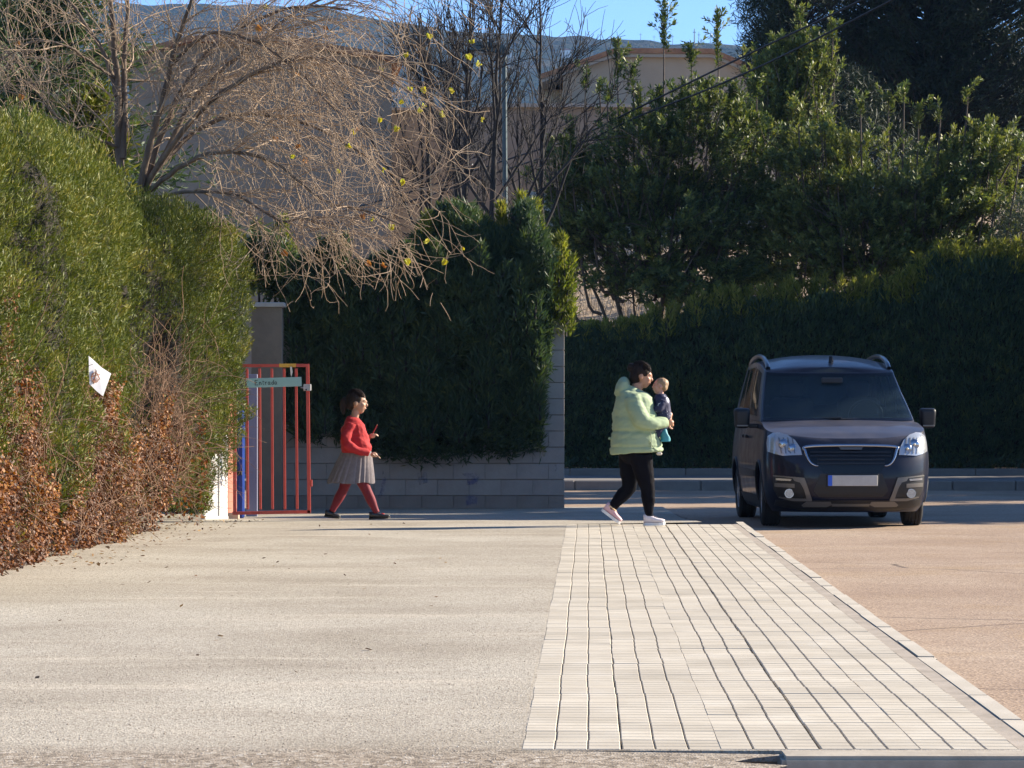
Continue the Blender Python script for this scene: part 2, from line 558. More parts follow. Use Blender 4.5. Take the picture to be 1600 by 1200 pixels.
# bed under the tiles
bed_v = [(sx(-.232, Y0 - .02), Y0 - .02, -.016), (sx(1.48, Y0 - .02), Y0 - .02, -.016), (sx(1.48, 31.92), 31.92, -.016), (sx(-.232, 31.92), 31.92, -.016),
         (sx(-.232, Y0 - .02), Y0 - .02, -.2), (sx(1.48, Y0 - .02), Y0 - .02, -.2), (sx(1.48, 31.92), 31.92, -.2), (sx(-.232, 31.92), 31.92, -.2)]
pavement = tag(link('pavement', mesh_py('pavement', bed_v, [(0, 1, 2, 3), (0, 4, 5, 1), (1, 5, 6, 2), (2, 6, 7, 3), (3, 7, 4, 0)]), MMORTAR),
               'pavement of pale ribbed cement tiles', kind='structure')
ang = -math.atan(KX)
V_rest, F_rest = [], []
cnt = 0
colj = rng.normal(size=NC) * .0025
for r in range(NR):
    y = Y0 + (r + .5) * TD
    wob = .002 * math.sin(r * .45) + .0012 * math.sin(r * 1.13 + 1)
    for c in range(NC):
        x = sx(-.226 + (c + .5) * TW, y) + wob + colj[c] + rng.normal() * .0008
        yy = y + rng.normal() * .0012
        z = rng.normal() * .0006
        rot = (rng.normal() * .0008, rng.normal() * .003, ang + rng.normal() * .0028)
        if cnt < 300:
            o = bpy.data.objects.new('paving_tile', tile_me); COL.objects.link(o)
            o.location = (x, yy, z); o.rotation_euler = rot; o.parent = pavement
        else:
            o_ = len(V_rest)
            ca, sa = math.cos(rot[2]), math.sin(rot[2])
            V_rest += [(x + a * ca - b_ * sa, yy + a * sa + b_ * ca, z + c_ + rot[0] * b_ - rot[1] * a) for a, b_, c_ in tv]
            F_rest += [[o_ + q for q in f] for f in tf]
        cnt += 1
_r = mesh_py('paving_tile_far', V_rest, F_rest)
_o = link('paving_tile', _r, [MTILE, MJOINT], pavement); tag(_o, kind='stuff')
for _k in range(0, len(_r.polygons), len(tf)): _r.polygons[_k].material_index = 1

# kerb along the road side, stones of a metre, and the strip of mortar beside it
kerb = tag(link('kerb', MB().prism([(0, -.3), (.01, -.3), (.01, -.2), (0, -.2)], 11, 30).mesh('kerb'), MKERB), 'pale concrete kerb along the pavement', kind='structure')
kerb.location = (sx(1.5, 0) + .03, 0, 0); kerb.rotation_euler = (0, 0, ang)
def kerb_stone(L, w, h, seed):
    bm = bmesh.new()
    bmesh.ops.create_cube(bm, size=1)
    for v in bm.verts: v.co = Vector((v.co.x * w, v.co.y * (L - .006), v.co.z * h))
    bmesh.ops.bevel(bm, geom=[e for e in bm.edges if e.verts[0].co.z > 0 and e.verts[1].co.z > 0 or abs(e.verts[0].co.z - e.verts[1].co.z) > .01], offset=.014, segments=2, affect='EDGES')
    me = bpy.data.meshes.new('kerb_stone'); bm.to_mesh(me); bm.free(); return me
ks = kerb_stone(1.0, .10, .30, 1)
ks.materials.append(MKERB)
for k in range(22):
    y = 10.55 + k * 1.0 + .5
    o = bpy.data.objects.new('kerb_stone', ks); COL.objects.link(o)
    o.parent = kerb; o.matrix_parent_inverse = kerb.matrix_basis.inverted()
    o.location = (sx(1.53, y) + rng.normal() * .003, y, -.148 + rng.normal() * .0015)
    o.rotation_euler = (0, rng.normal() * .004, ang + rng.normal() * .003)
# mortar strips on both sides
ev, ef = [], []
for k in range(160):
    y = Y0 + (31.9 - Y0) * k / 159
    ev += [(sx(-.30, y), y, float(lot_z(np.array([[sx(-.30, y)]]), np.array([[y]]))[0, 0]) - .0015), (sx(-.218, y), y, -.0008)]
    if k: ef.append((2 * k - 2, 2 * k - 1, 2 * k + 1, 2 * k))
link('mortar_strip', mesh_py('mortar_strip', ev, ef, True), MLOT, pavement)
mv, mf = [], []
for k in range(120):
    y = Y0 + (31.9 - Y0) * k / 119
    e = .010 * math.sin(k * 1.7) + .006 * math.sin(k * 4.1)
    mv += [(sx(1.420, y), y, -.0012), (sx(1.45, y) + e * .5, y, -.001 - .0012 * math.sin(k * 2.3)), (sx(1.486, y), y, .0002)]
    if k: mf += [(3 * k - 3, 3 * k - 2, 3 * k + 1, 3 * k), (3 * k - 2, 3 * k - 1, 3 * k + 2, 3 * k + 1)]
link('mortar_strip', MB().box((sx(.6, 10.55), 10.549, -.02), (1.70, .034, .037)).mesh('mortar_strip'), MLOT, pavement)
link('mortar_strip', mesh_py('mortar_strip', mv, mf, True), MMORTAR, pavement)

# front kerb at the near end
fk = tag(link('front_kerb', MB().box((sx(1.8, 10.4), 10.48, -.29), (2.0, .05, .02)).mesh('front_kerb'), MKERB), 'front kerb with a broken corner below the near end of the paving', kind='structure')
fks = kerb_stone(1.0, .21, .30, 2); fks.materials.append(simple('front_kerb_stone', (.30, .26, .205), .9, col2=(.42, .37, .295), nscale=5, bscale=30, bstr=.4, bdist=.006))
for k, dx in enumerate((1.1, 2.1, 3.1)):
    o = bpy.data.objects.new('kerb_stone', fks); COL.objects.link(o)
    o.parent = fk
    o.location = (sx(dx + .02, 10.4), 10.435 + rng.normal() * .004, -.150)
    o.rotation_euler = (0, rng.normal() * .004, R(90) + rng.normal() * .006)

# ------------------------------------------------------------------ the far side of the road: kerb, footway, planting kerb
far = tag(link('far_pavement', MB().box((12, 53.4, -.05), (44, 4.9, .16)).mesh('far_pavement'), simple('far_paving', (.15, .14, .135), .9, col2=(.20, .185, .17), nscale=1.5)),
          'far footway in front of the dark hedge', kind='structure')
MKERBF = simple('shaded_kerb', (.17, .15, .135), .9, col2=(.23, .205, .18), nscale=2.5, bscale=30, bstr=.3, bdist=.006)  # kerb concrete darkened: shade on the far side is put into its colour
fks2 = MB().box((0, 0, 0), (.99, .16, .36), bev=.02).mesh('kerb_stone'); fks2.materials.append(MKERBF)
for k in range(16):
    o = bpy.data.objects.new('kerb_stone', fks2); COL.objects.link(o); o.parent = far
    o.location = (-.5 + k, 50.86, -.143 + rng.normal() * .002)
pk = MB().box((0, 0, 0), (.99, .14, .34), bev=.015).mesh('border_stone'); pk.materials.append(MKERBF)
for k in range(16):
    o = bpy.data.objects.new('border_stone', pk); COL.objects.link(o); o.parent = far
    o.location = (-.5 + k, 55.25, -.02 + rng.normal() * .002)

# ------------------------------------------------------------------ hill behind, with masts on its ridge
def build_hill():
    pts = np.array([(-900, 30), (-500, 5), (-200, 2), (230, 6), (400, 7), (500, 13), (600, 31), (650, 40), (700, 47), (760, 49), (800, 52), (920, 57), (1000, 63), (1150, 70), (1400, 84), (1800, 100), (2600, 110)], float)
    YR = 2000.0
    xs = np.linspace(-700, 700, 300); ysv = np.linspace(900, 2300, 150)
    X, Y = np.meshgrid(xs, ysv)
    px = CX + F * X / YR
    zr = HC + (HOR - np.interp(px, pts[:, 0], pts[:, 1])) / F * YR
    t = np.clip((Y - 950) / (YR - 950), 0, 1)
    prof = t ** 1.25
    back = np.clip((Y - YR) / 300, 0, 1)
    n = fbm(np.stack([X.ravel() / 160, Y.ravel() / 200, 0 * X.ravel()], 1), 21, 5).reshape(X.shape)
    n2 = fbm(np.stack([X.ravel() / 14, Y.ravel() / 14, 0 * X.ravel()], 1), 31, 2).reshape(X.shape)
    Z = zr * prof - back * 40 + n * 26 * np.clip(1 - t * 1.0, 0, 1) * np.clip(t * 4, 0, 1) + n2 * 1.6 * t
    V = np.stack([X, Y, Z], -1).reshape(-1, 3)
    nx = len(xs)
    i = np.arange(len(ysv) - 1)[:, None] * nx + np.arange(nx - 1)[None, :]
    Q = np.stack([i, i + 1, i + nx + 1, i + nx], -1).reshape(-1, 4)
    m, tt, b = newmat('scrub_hillside')
    g = N_(tt, 'ShaderNodeNewGeometry')
    f = noise(tt, g.outputs['Position'], .018, 8, .72)
    f2 = noise(tt, g.outputs['Position'], .16, 4, .7)
    c = ramp(tt, f, [(.36, (.022, .034, .020)), (.5, (.042, .050, .028)), (.62, (.085, .075, .045)), (.74, (.17, .13, .085))])
    c = mixc(tt, ramp(tt, f2, [(.45, (0, 0, 0)), (.6, (.85, .85, .85))]), c, (.016, .026, .016))
    tt.links.new(c, b.inputs['Base Color']); b.inputs['Roughness'].default_value = 1; b.inputs['Specular IOR Level'].default_value = 0
    bump(tt, b, f2, 1.0, 6.0)
    tag(link('hill', mesh_np('hill', V, Q, True), m), 'long scrubby hill fading blue behind the houses', kind='structure')
    # masts
    mm = simple('mast_steel', (.25, .27, .30), .5)
    lab = ['shortest thin mast on the hill ridge, nearest the tall bare trees', 'thin mast on the ridge just right of the first one', 'thin mast on the ridge beside the tall leafy shoot',
           'thickest mast on the ridge, left of the pair over the gable', 'thin mast close beside the thickest one on the ridge', 'last mast on the ridge before the dark pine']
    for k, (px_, y0, y1, r) in enumerate([(1001, 62, 51, .22), (1022, 64, 55, .2), (1051, 66, 54, .25), (1085, 68, 45, .55), (1092, 68, 50, .35), (1110, 69, 47, .2)]):
        a = P(px_, y0 + 4, 1990); c_ = P(px_, y1, 1990)
        mb = MB().bar((0, 0, 0), (0, 0, c_.z - a.z), r, 6, r * .5)
        mb.bar((-.9, 0, (c_.z - a.z) * .8), (.9, 0, (c_.z - a.z) * .8), r * .5, 4)
        o = mb.build('antenna_mast', mm); o.location = a
        tag(o, lab[k], 'mast', 'antenna masts on the hill ridge')
    mw = simple('white_render', (.75, .72, .68), .8); mrf = simple('tile_roof_far', (.35, .18, .11), .8)
    for k, (px_, py_, Y_, s) in enumerate([(884, 88, 1700, 4), (792, 90, 1680, 3), (915, 112, 1450, 4)]):
        p = P(px_, py_, Y_)
        h = empty('farmhouse', p, 0, ['tiny white farmhouse high on the hill left of the gable', 'tiny white farmhouse on the hill beside the lamp pole', 'tiny white farmhouse low on the hill above the gable eave'][k], 'house', 'far houses on the hill')
        MB().box((0, 0, 1), (s * 1.6, s, s)).build('wall', mw, h)
        MB().prism([(-s * .85, s / 2 + 1), (s * .85, s / 2 + 1), (0, s * .8 + 1)], -s * .52, s * .52).build('roof', mrf, h)
build_hill()

# ------------------------------------------------------------------ houses
MREND = simple('ochre_render', (.335, .265, .195), .9, col2=(.38, .305, .23), nscale=1.1, bscale=30, bstr=.25, bdist=.01)
MREND2 = simple('grey_render', (.22, .175, .135), .9, col2=(.26, .215, .17), nscale=.9, bscale=30, bstr=.25, bdist=.01)
MREND3 = simple('cream_sunlit_render', (.50, .40, .29), .9, col2=(.56, .46, .34), nscale=1.3, bscale=25, bstr=.25, bdist=.01)
MROOF = simple('clay_tile_roof', (.22, .105, .06), .85, col2=(.34, .18, .10), nscale=3, bscale=10, bstr=.5, bdist=.03)
MTRIM = simple('grey_trim', (.32, .29, .26), .8)
MGLASSD = simple('dark_window_glass', (.02, .025, .03), .08, spec=.8)

def poly_px(pts, Y): return [(P(x, y, Y).x, P(x, y, Y).z) for x, y in pts]

def gable_house():
    Y = 92.0
    h = empty('gable_house', (P(1035, 300, Y).x, Y, -.3), 0, 'beige gabled house behind the leafy shrubs, with shaded end wall', 'house')
    ox, oz = h.location.x, h.location.z
    loc = lambda pts: [(x - ox, z - oz) for x, z in poly_px(pts, Y)]
    out = loc([(880, 800), (880, 112), (960, 81), (1112, 82), (1152, 99), (1262, 150), (1262, 800)])
    MB().prism(out, 0, 12).build('wall', MREND, h)
    # roof: thin slab over the outline, overhanging, and its trim
    top = loc([(843, 118), (960, 77), (1112, 78), (1156, 96), (1275, 152)])
    th = .14
    rf = top + [(x, z - th) for x, z in top[::-1]]
    MB().prism(rf, -.35, 12.3).build('roof', MROOF, h)
    MB().prism([(x, z - th - .004) for x, z in top] + [(x, z - th - .10) for x, z in top[::-1]], -.25, 12.0).build('roof_trim', MTRIM, h)
    # set-back bay under the left eave, sunlight on it painted as paler render
    b = MB()
    a0, a1 = loc([(853, 800), (853, 128)]); c0 = loc([(880, 800)])[0]
    b.prism([(a0[0], a0[1]), (c0[0] + .1, a0[1]), (c0[0] + .1, a1[1]), (a0[0], a1[1])], 2.2, 7.5)
    b.build('bay', MREND3, h)
    # lower wing
    w = loc([(706, 800), (706, 200), (760, 183), (1010, 183), (1010, 800)])
    MB().prism(w, -3.5, -.4).build('wing', MREND2, h)
    cp = loc([(703, 199), (760, 181), (1012, 181)])
    MB().prism(cp + [(x, z - .1) for x, z in cp[::-1]], -3.7, -.1).build('wing_coping', MTRIM, h)
    # chimney
    q = loc([(1196, 150), (1226, 150)])
gable_house()

def left_house():
    Y = 74.0
    h = empty('brown_house', (P(430, 300, Y).x, Y, -.3), R(5), 'large plain brown grey house behind the bare twiggy tree', 'house')
    ox, oz = h.location.x, h.location.z
    loc = lambda pts: [(x - ox, z - oz) for x, z in poly_px(pts, Y)]
    MB().prism(loc([(205, 800), (205, 90), (300, 68), (420, 66), (590, 90), (612, 96), (612, 800)]), 0, 10).build('wall', MREND2, h)
    top = loc([(190, 88), (300, 60), (425, 58), (590, 82), (628, 94)])
    MB().prism(top + [(x, z - .13) for x, z in top[::-1]], -.4, 10.3).build('roof', MROOF, h)
    MB().prism(loc([(300, 800), (300, 700), (200, 700), (200, 800)]), -1, -.02).build('plinth', MTRIM, h)
    Y2 = 76.0
    g = empty('low_house', (P(672, 300, 80).x, 80.0, -.3), R(4), 'low flat brown outbuilding between the brown house and the gabled house', 'house')
    ox2, oz2 = g.location.x, g.location.z
    l2 = lambda pts: [(x - ox2, z - oz2) for x, z in poly_px(pts, 80.0)]
    MB().prism(l2([(612, 800), (612, 173), (707, 173), (707, 800)]), 0, 7).build('wall', MREND2, g)
    MB().prism(l2([(608, 173), (608, 169), (711, 169), (711, 173)]), -.15, 7.2).build('coping', MTRIM, g)
left_house()

def right_house():
    Y = 84.0
    h = empty('white_house', (P(1215, 300, Y).x, Y, -.3), 0, 'small pale house glimpsed through the shrubs under the dark pine', 'house')
    ox, oz = h.location.x, h.location.z
    loc = lambda pts: [(x - ox, z - oz) for x, z in poly_px(pts, Y)]
    MB().prism(loc([(1180, 800), (1180, 182), (1272, 182), (1272, 800)]), 0, .4).build('wall', MREND3, h)
    MB().box((0, .2, loc([(1215, 176)])[0][1]), (1.7, .9, .1)).build('coping', MTRIM, h)
    ch = MB().box((loc([(1186, 160)])[0][0], .2, loc([(1186, 164)])[0][1]), (.28, .4, .55)); ch.build('chimney', MREND3, h)
right_house()

# sunlit bank and low slatted wall seen through the gap above the far hedge
def back_bank():
    Y = 64.0
    a = P(880, 470, Y)
    xs_ = np.linspace(.2, 11, 40); ys_ = np.concatenate([np.linspace(60.2, 60.6, 5), np.linspace(61, 70, 22)])
    sheet('bank', xs_, ys_, lambda X, Yv: -.2 + 2.75 * np.clip((Yv - 60.2) / .35, 0, 1) + np.maximum(Yv - 60.5, 0) * .36 + .12 * fbm(np.stack([X.ravel(), Yv.ravel(), 0 * X.ravel()], 1), 4, 3).reshape(X.shape),
          simple('dry_bank', (.36, .26, .17), .95, col2=(.46, .36, .25), nscale=2, bscale=14, bstr=.6, bdist=.05), 'sunlit dry bank behind the far hedge')
    T = Tubes()
    for k in range(420):
        x = .4 + rng.random() * 4.5; y = 60.6 + rng.random() * 5
        z = 2.5 + (y - 60.5) * .36
        l = .3 + rng.random() * .6; d = np.array([rng.normal() * .35, rng.normal() * .2 - .1, 1])
        p = np.array([x, y, z]) + np.linspace(0, 1, 4)[:, None] * d * l + np.array([.06, 0, 0]) * (np.linspace(0, 1, 4) ** 2)[:, None] * rng.normal()
        T.add(p, [.009, .007, .005, .003], 3)
    tag(link('dry_stalks', T.mesh('dry_stalks'), simple('straw', (.42, .32, .20), .8, col2=(.26, .18, .11), nscale=4)), 'dry pale stalks on the sunlit bank', kind='stuff')
    f = empty('slat_fence', (P(960, 520, 58.6).x, 58.6, 0), 0, 'low weathered slat fence in the gap above the far hedge', 'fence')
    ms = simple('weathered_wood', (.30, .235, .18), .85, col2=(.40, .33, .26), nscale=8, stretch=(1, 8, 8))
    for k in range(4):
        z = P(0, 506 + k * 8.5, 58.6).z
        link('slat', MB().box((0, 0, z), (1.7, .035, .062), bev=.004).mesh('slat'), ms, f)
    for x in (-.75, .05, .8):
        MB().box((x, .05, 1.35), (.07, .06, 2.9)).build('post', ms, f)
back_bank()
# ================================================================== PLANTS
MCYP = foliage('cypress_foliage', [(0, (.034, .044, .010)), (.35, (.072, .098, .011)), (.65, (.128, .150, .015)), (1, (.30, .25, .045))], trans=.18, cl=2.6, clump=.45)
MCYPD = foliage('shaded_cypress_foliage', [(0, (.024, .048, .032)), (.4, (.046, .080, .045)), (.75, (.075, .11, .046)), (1, (.14, .16, .05))], trans=.28, cl=1.6, clump=.25)  # the bluish dark of the shaded hedges is put into the leaf colour
MCORE = simple('shaded_core', (.018, .015, .009), .95, col2=(.032, .025, .015), nscale=5, bscale=20, bstr=.8, bdist=.05)  # near-black shell inside the hedges, coloured for the shade in their gaps
MDEAD = foliage('withered_creeper', [(0, (.035, .013, .006)), (.3, (.11, .036, .010)), (.58, (.24, .08, .012)), (.82, (.36, .155, .018)), (1, (.15, .16, .025))], trans=.2, tcol=(1, .9, .6), cl=1.5, clump=.35)
MTWIG = simple('dry_twigs', (.17, .085, .05), .8, col2=(.34, .21, .125), nscale=6)
MBARK = simple('grey_brown_bark', (.10, .070, .048), .9, col2=(.21, .15, .10), nscale=9, bscale=18, bstr=.7, bdist=.02, stretch=(1, 1, .25))
MBARKD = simple('shaded_bark', (.016, .013, .012), .9, col2=(.032, .026, .022), nscale=7)  # bark darkened so its colour carries the trees' shade and backlight

def walk(p, d, L, n, rg, wander=.25, grav=0.0, curl=0.0):
    p = np.array(p, float); d = np.array(d, float); d /= np.linalg.norm(d)
    st = L / (n - 1); out = [p.copy()]
    ax = rg.normal(size=3)
    for i in range(n - 1):
        d = d + rg.normal(size=3) * wander * .5 + np.array([0, 0, grav]) * st
        d = d + np.cross(ax, d) * curl * st
        d /= np.linalg.norm(d)
        p = p + d * st
        out.append(p.copy())
    return np.array(out)

def loft_grid(fn, nu, nv):
    u, v = np.meshgrid(np.linspace(0, 1, nu), np.linspace(0, 1, nv))
    p = fn(u.ravel(), v.ravel())
    i = np.arange(nv - 1)[:, None] * nu + np.arange(nu - 1)[None, :]
    Q = np.stack([i, i + 1, i + nu + 1, i + nu], -1).reshape(-1, 4)
    return p, Q

def surf_samples(fn, n, rg, eps=1e-3, dens=None):
    """n points spread evenly by area over a parametric surface, with normals"""
    gu, gv = 80, 60
    u, v = np.meshgrid((np.arange(gu) + .5) / gu, (np.arange(gv) + .5) / gv); u, v = u.ravel(), v.ravel()
    def nrm(u, v):
        a = fn(np.clip(u + eps, 0, 1), v) - fn(np.clip(u - eps, 0, 1), v)
        b = fn(u, np.clip(v + eps, 0, 1)) - fn(u, np.clip(v - eps, 0, 1))
        return np.cross(a, b)
    w = np.linalg.norm(nrm(u, v), axis=1)
    if dens is not None: w = w * dens(fn(u, v))
    k = rg.choice(len(u), n, p=w / w.sum())
    uu = np.clip(u[k] + (rg.random(n) - .5) / gu, 1e-4, 1 - 1e-4); vv = np.clip(v[k] + (rg.random(n) - .5) / gv, 1e-4, 1 - 1e-4)
    return fn(uu, vv), unit(nrm(uu, vv)), uu, vv

def hedge_foliage(root, fn, n, mat, seed, L=(.05, .10), W=(.010, .018), amp=.12, nsc=(1.6, 1.6, .55), depth=.16, up=.9, out=.6, flip=1, dens=None, hue=0.0, keep=None, core=True, spread=.45, coremat=None, holes=.0, grooves=None, rough2=.07):
    rg = np.random.default_rng(seed)
    p, nn, u, v = surf_samples(fn, n, rg, dens=dens)
    nn = nn * flip
    d = fbm(p * np.array(nsc), seed, 3)
    d2 = fbm(p * 5.5, seed + 9, 2)
    hol = np.clip((vnoise(p * np.array(nsc) * np.array([2.4, 2.4, 2.0]), seed + 31) - .30) / .40, 0, 1) * holes
    disp = amp * d + rough2 * d2 + .03 * vnoise(p * 13, seed + 5) - hol
    if grooves is not None: disp = disp - grooves(p)
    t = rg.random(n) ** 1.6
    q = p + nn * (disp - depth * t)[:, None]
    D = nn * out + np.array([0, 0, up]) + rg.normal(size=(n, 3)) * spread
    rnd = np.clip(.52 + .22 * d2 + rg.normal(size=n) * .16 + hue, 0, 1)
    k = np.ones(n, bool) if keep is None else keep(q, d)
    q, D, rnd, nn_ = q[k], D[k], rnd[k], nn[k]
    m = len(q)
    me = leaves('foliage', q, D, L[0] + (L[1] - L[0]) * rg.random(m), W[0] + (W[1] - W[0]) * rg.random(m), rnd, seed,
                N=nn_ + rg.normal(size=(m, 3)) * .7, mid=.45)
    tag(link('foliage', me, mat, root), kind='stuff')
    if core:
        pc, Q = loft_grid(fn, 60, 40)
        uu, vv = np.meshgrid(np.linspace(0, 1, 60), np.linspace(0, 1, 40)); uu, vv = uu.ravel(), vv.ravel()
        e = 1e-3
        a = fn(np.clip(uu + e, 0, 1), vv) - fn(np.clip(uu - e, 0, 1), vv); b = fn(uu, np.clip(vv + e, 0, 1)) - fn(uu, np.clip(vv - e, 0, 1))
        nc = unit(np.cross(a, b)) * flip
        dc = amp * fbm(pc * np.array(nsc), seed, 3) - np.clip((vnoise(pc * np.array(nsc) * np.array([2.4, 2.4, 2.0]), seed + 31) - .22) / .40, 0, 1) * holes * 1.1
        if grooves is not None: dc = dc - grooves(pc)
        me = mesh_np('shaded_core', pc + nc * (dc - depth * .85)[:, None], Q, True)
        link('shaded_core', me, coremat or MCORE, root)

# ---------------- left clipped hedge (near): face turned to the road
def hedge_profile(t, h, back, r):
    """cross profile 0..1 from the foot of the face up and over the top: returns depth behind the face and height"""
    L1, L2, L3 = h - r, r * 1.57, back
    tot = L1 + L2 + L3
    s = t * tot
    a = np.clip((s - L1) / r, 0, math.pi / 2)
    dep = np.where(s < L1, 0, np.where(s < L1 + L2, r * (1 - np.cos(a)), r + (s - L1 - L2)))
    z = np.where(s < L1, s, np.where(s < L1 + L2, L1 + r * np.sin(a), h))
    return dep, z

def left_hedge_face(Y): return -3.6 + (Y - 22.9) * .030
def fnA(u, v):
    Y = 18.5 + u * 10.9
    dep, z = hedge_profile(v, 3.22 + .06 * np.sin(Y * 1.9) + .05 * np.sin(Y * 4.3), .9, .45)
    endr = np.clip((Y - 28.7) / .7, 0, 1)
    X = left_hedge_face(Y) + .06 * np.sin(Y * 2.1) - dep - .55 * endr ** 2 - .10 * np.clip(1 - z / .8, 0, 1)
    return np.stack([X, Y, z + .04], -1)

hA = empty('cypress_hedge', (-3.9, 24, 0), 0, 'tall bright green clipped cypress hedge nearest on the left, its foot overgrown with orange creeper', 'hedge', 'clipped cypress hedges')
def pxy(q): return CX + F * q[:, 0] / q[:, 1], HOR - F * (q[:, 2] - HC) / q[:, 1]
def bare_zone(q):
    """how withered the hedge is: its lower part, in streaks"""
    x, y = q[:, 1], q[:, 2]
    edge = .95 + .35 * np.sin(x * 1.7 + .5) + .55 * fbm(np.stack([x * 1.4, y * .25, 0 * x], 1), 77, 3)
    return (edge - y) / .35
def groovesA(q):
    """the dark clefts between one cypress and the next"""
    o = np.zeros(len(q))
    for (y, z0, z1, w, dp) in ((20.9, .6, 3.0, .10, .3), (22.3, 1.2, 3.3, .09, .32), (23.5, 1.9, 2.9, .11, .30), (24.6, .9, 2.4, .10, .38), (25.7, 1.5, 3.4, .08, .30), (26.9, .6, 2.0, .10, .34), (27.6, 1.6, 3.3, .07, .30), (28.5, .4, 3.3, .09, .36)):
        yy = y + .10 * np.sin(q[:, 2] * 2.3 + y * 5) + .05 * np.sin(q[:, 2] * 5.9 + y)
        o = o + dp * np.exp(-((q[:, 1] - yy) / w) ** 2) * np.clip((q[:, 2] - z0) / .35, 0, 1) * np.clip((z1 - q[:, 2]) / .35, 0, 1)
    return o
def groovesB(q):
    o = np.zeros(len(q))
    for (y, z0, z1, w, dp) in ((30.9, 1.9, 2.9, .10, .28), (31.7, .3, 2.0, .12, .30), (32.4, 1.3, 3.0, .08, .26), (33.1, .3, 1.9, .09, .26)):
        yy = y + .10 * np.sin(q[:, 2] * 2.3 + y * 5)
        o = o + dp * np.exp(-((q[:, 1] - yy) / w) ** 2) * np.clip((q[:, 2] - z0) / .3, 0, 1) * np.clip((z1 - q[:, 2]) / .3, 0, 1)
    return o
def keepA(q, d):
    b = bare_zone(q)
    return (np.random.default_rng(3).random(len(q)) > np.clip(np.maximum(b * .75 + .35, groovesA(q) * 3.2), 0, .94)) & (d > -.62)
off = Vector(hA.location)
def local(fn, o): return lambda u, v: fn(u, v) - np.array(o)
def build_hedge(root, fn, n, mat, seed, **kw):
    """foliage with the thing's own origin"""
    for k in ('keep', 'dens', 'grooves'):
        if kw.get(k):
            f = kw[k]; o = np.array(root.location)
            kw[k] = (lambda q, d, f=f, o=o: f(q + o, d)) if k == 'keep' else (lambda q, f=f, o=o: f(q + o))
    hedge_foliage(root, local(fn, root.location), n, mat, seed, **kw)
nearmore = lambda q: np.clip((q[:, 1] - 17) / 5, .05, 1.0)
build_hedge(hA, fnA, 300000, MCYP, 11, L=(.035, .080), W=(.0055, .0105), amp=.33, nsc=(1.7, 1.7, .55), holes=.34, depth=.20, keep=keepA, rough2=.12, grooves=groovesA, flip=1, dens=nearmore, spread=.55)

def fnB(u, v):
    """the last piece of the hedge, bulging out and rounded at its end"""
    a = u * 1.0
    Y = 29.3 + 4.9 * np.clip(a / .72, 0, 1)
    dep, z = hedge_profile(v, 3.18 - .25 * np.clip((a - .55) / .3, 0, 1) ** 2, .9, .55)
    face = -4.15 + 1.15 * np.clip((Y - 29.3) / 3.7, 0, 1) ** .85
    bul = .02 * np.clip((Y - 31.0) / 2.4, 0, 1) * np.sin(np.clip((z - .15) / 3.0, 0, 1) * math.pi) ** .6
    X = face + bul - dep - .25 * np.clip(1 - z / .9, 0, 1) * np.clip((Y - 31) / 2, 0, 1)
    e = np.clip((a - .72) / .28, 0, 1) * math.pi / 2
    X = X - 1.3 * np.sin(e) ** 2 * (e > 0)
    Y = Y + .55 * np.sin(e)
    return np.stack([X, Y, z + .05], -1)
hB = empty('cypress_hedge', (-3.6, 32, 0), 0, 'rounded end of the green cypress hedge beside the red gate, hollow with dead twigs', 'hedge', 'clipped cypress hedges')
def keepB(q, d):
    x, y = pxy(q)
    hollow = np.exp(-((x - 245) / 42) ** 2 - ((y - 590) / 125) ** 2)
    low = np.clip((730 - y) / -70, 0, 1) * np.clip((300 - x) / 40, 0, 1)
    return (np.random.default_rng(5).random(len(q)) > np.clip(np.maximum(hollow * 1.25 + low * .9, groovesB(q) * 3.2), 0, .96)) & (d > -.6)
MDEADS = foliage('dead_cypress_sprays', [(0, (.045, .022, .012)), (.4, (.10, .05, .024)), (.75, (.17, .088, .04)), (1, (.24, .14, .07))], trans=.15, tcol=(1, .9, .7), cl=2.5, clump=.3)
build_hedge(hA, fnA, 160000, MDEADS, 11, L=(.03, .07), W=(.006, .012), amp=.33, nsc=(1.7, 1.7, .55), depth=.16, keep=lambda q, d: np.random.default_rng(4).random(len(q)) < np.clip(bare_zone(q) * .8 + .3, 0, .8), dens=nearmore, spread=.7, up=-.3, core=False)
build_hedge(hB, fnB, 200000, MCYP, 12, L=(.035, .080), W=(.006, .0115), amp=.20, nsc=(1.7, 1.7, .6), holes=.30, depth=.22, keep=keepB, rough2=.11, grooves=groovesB, spread=.55, hue=-.05)

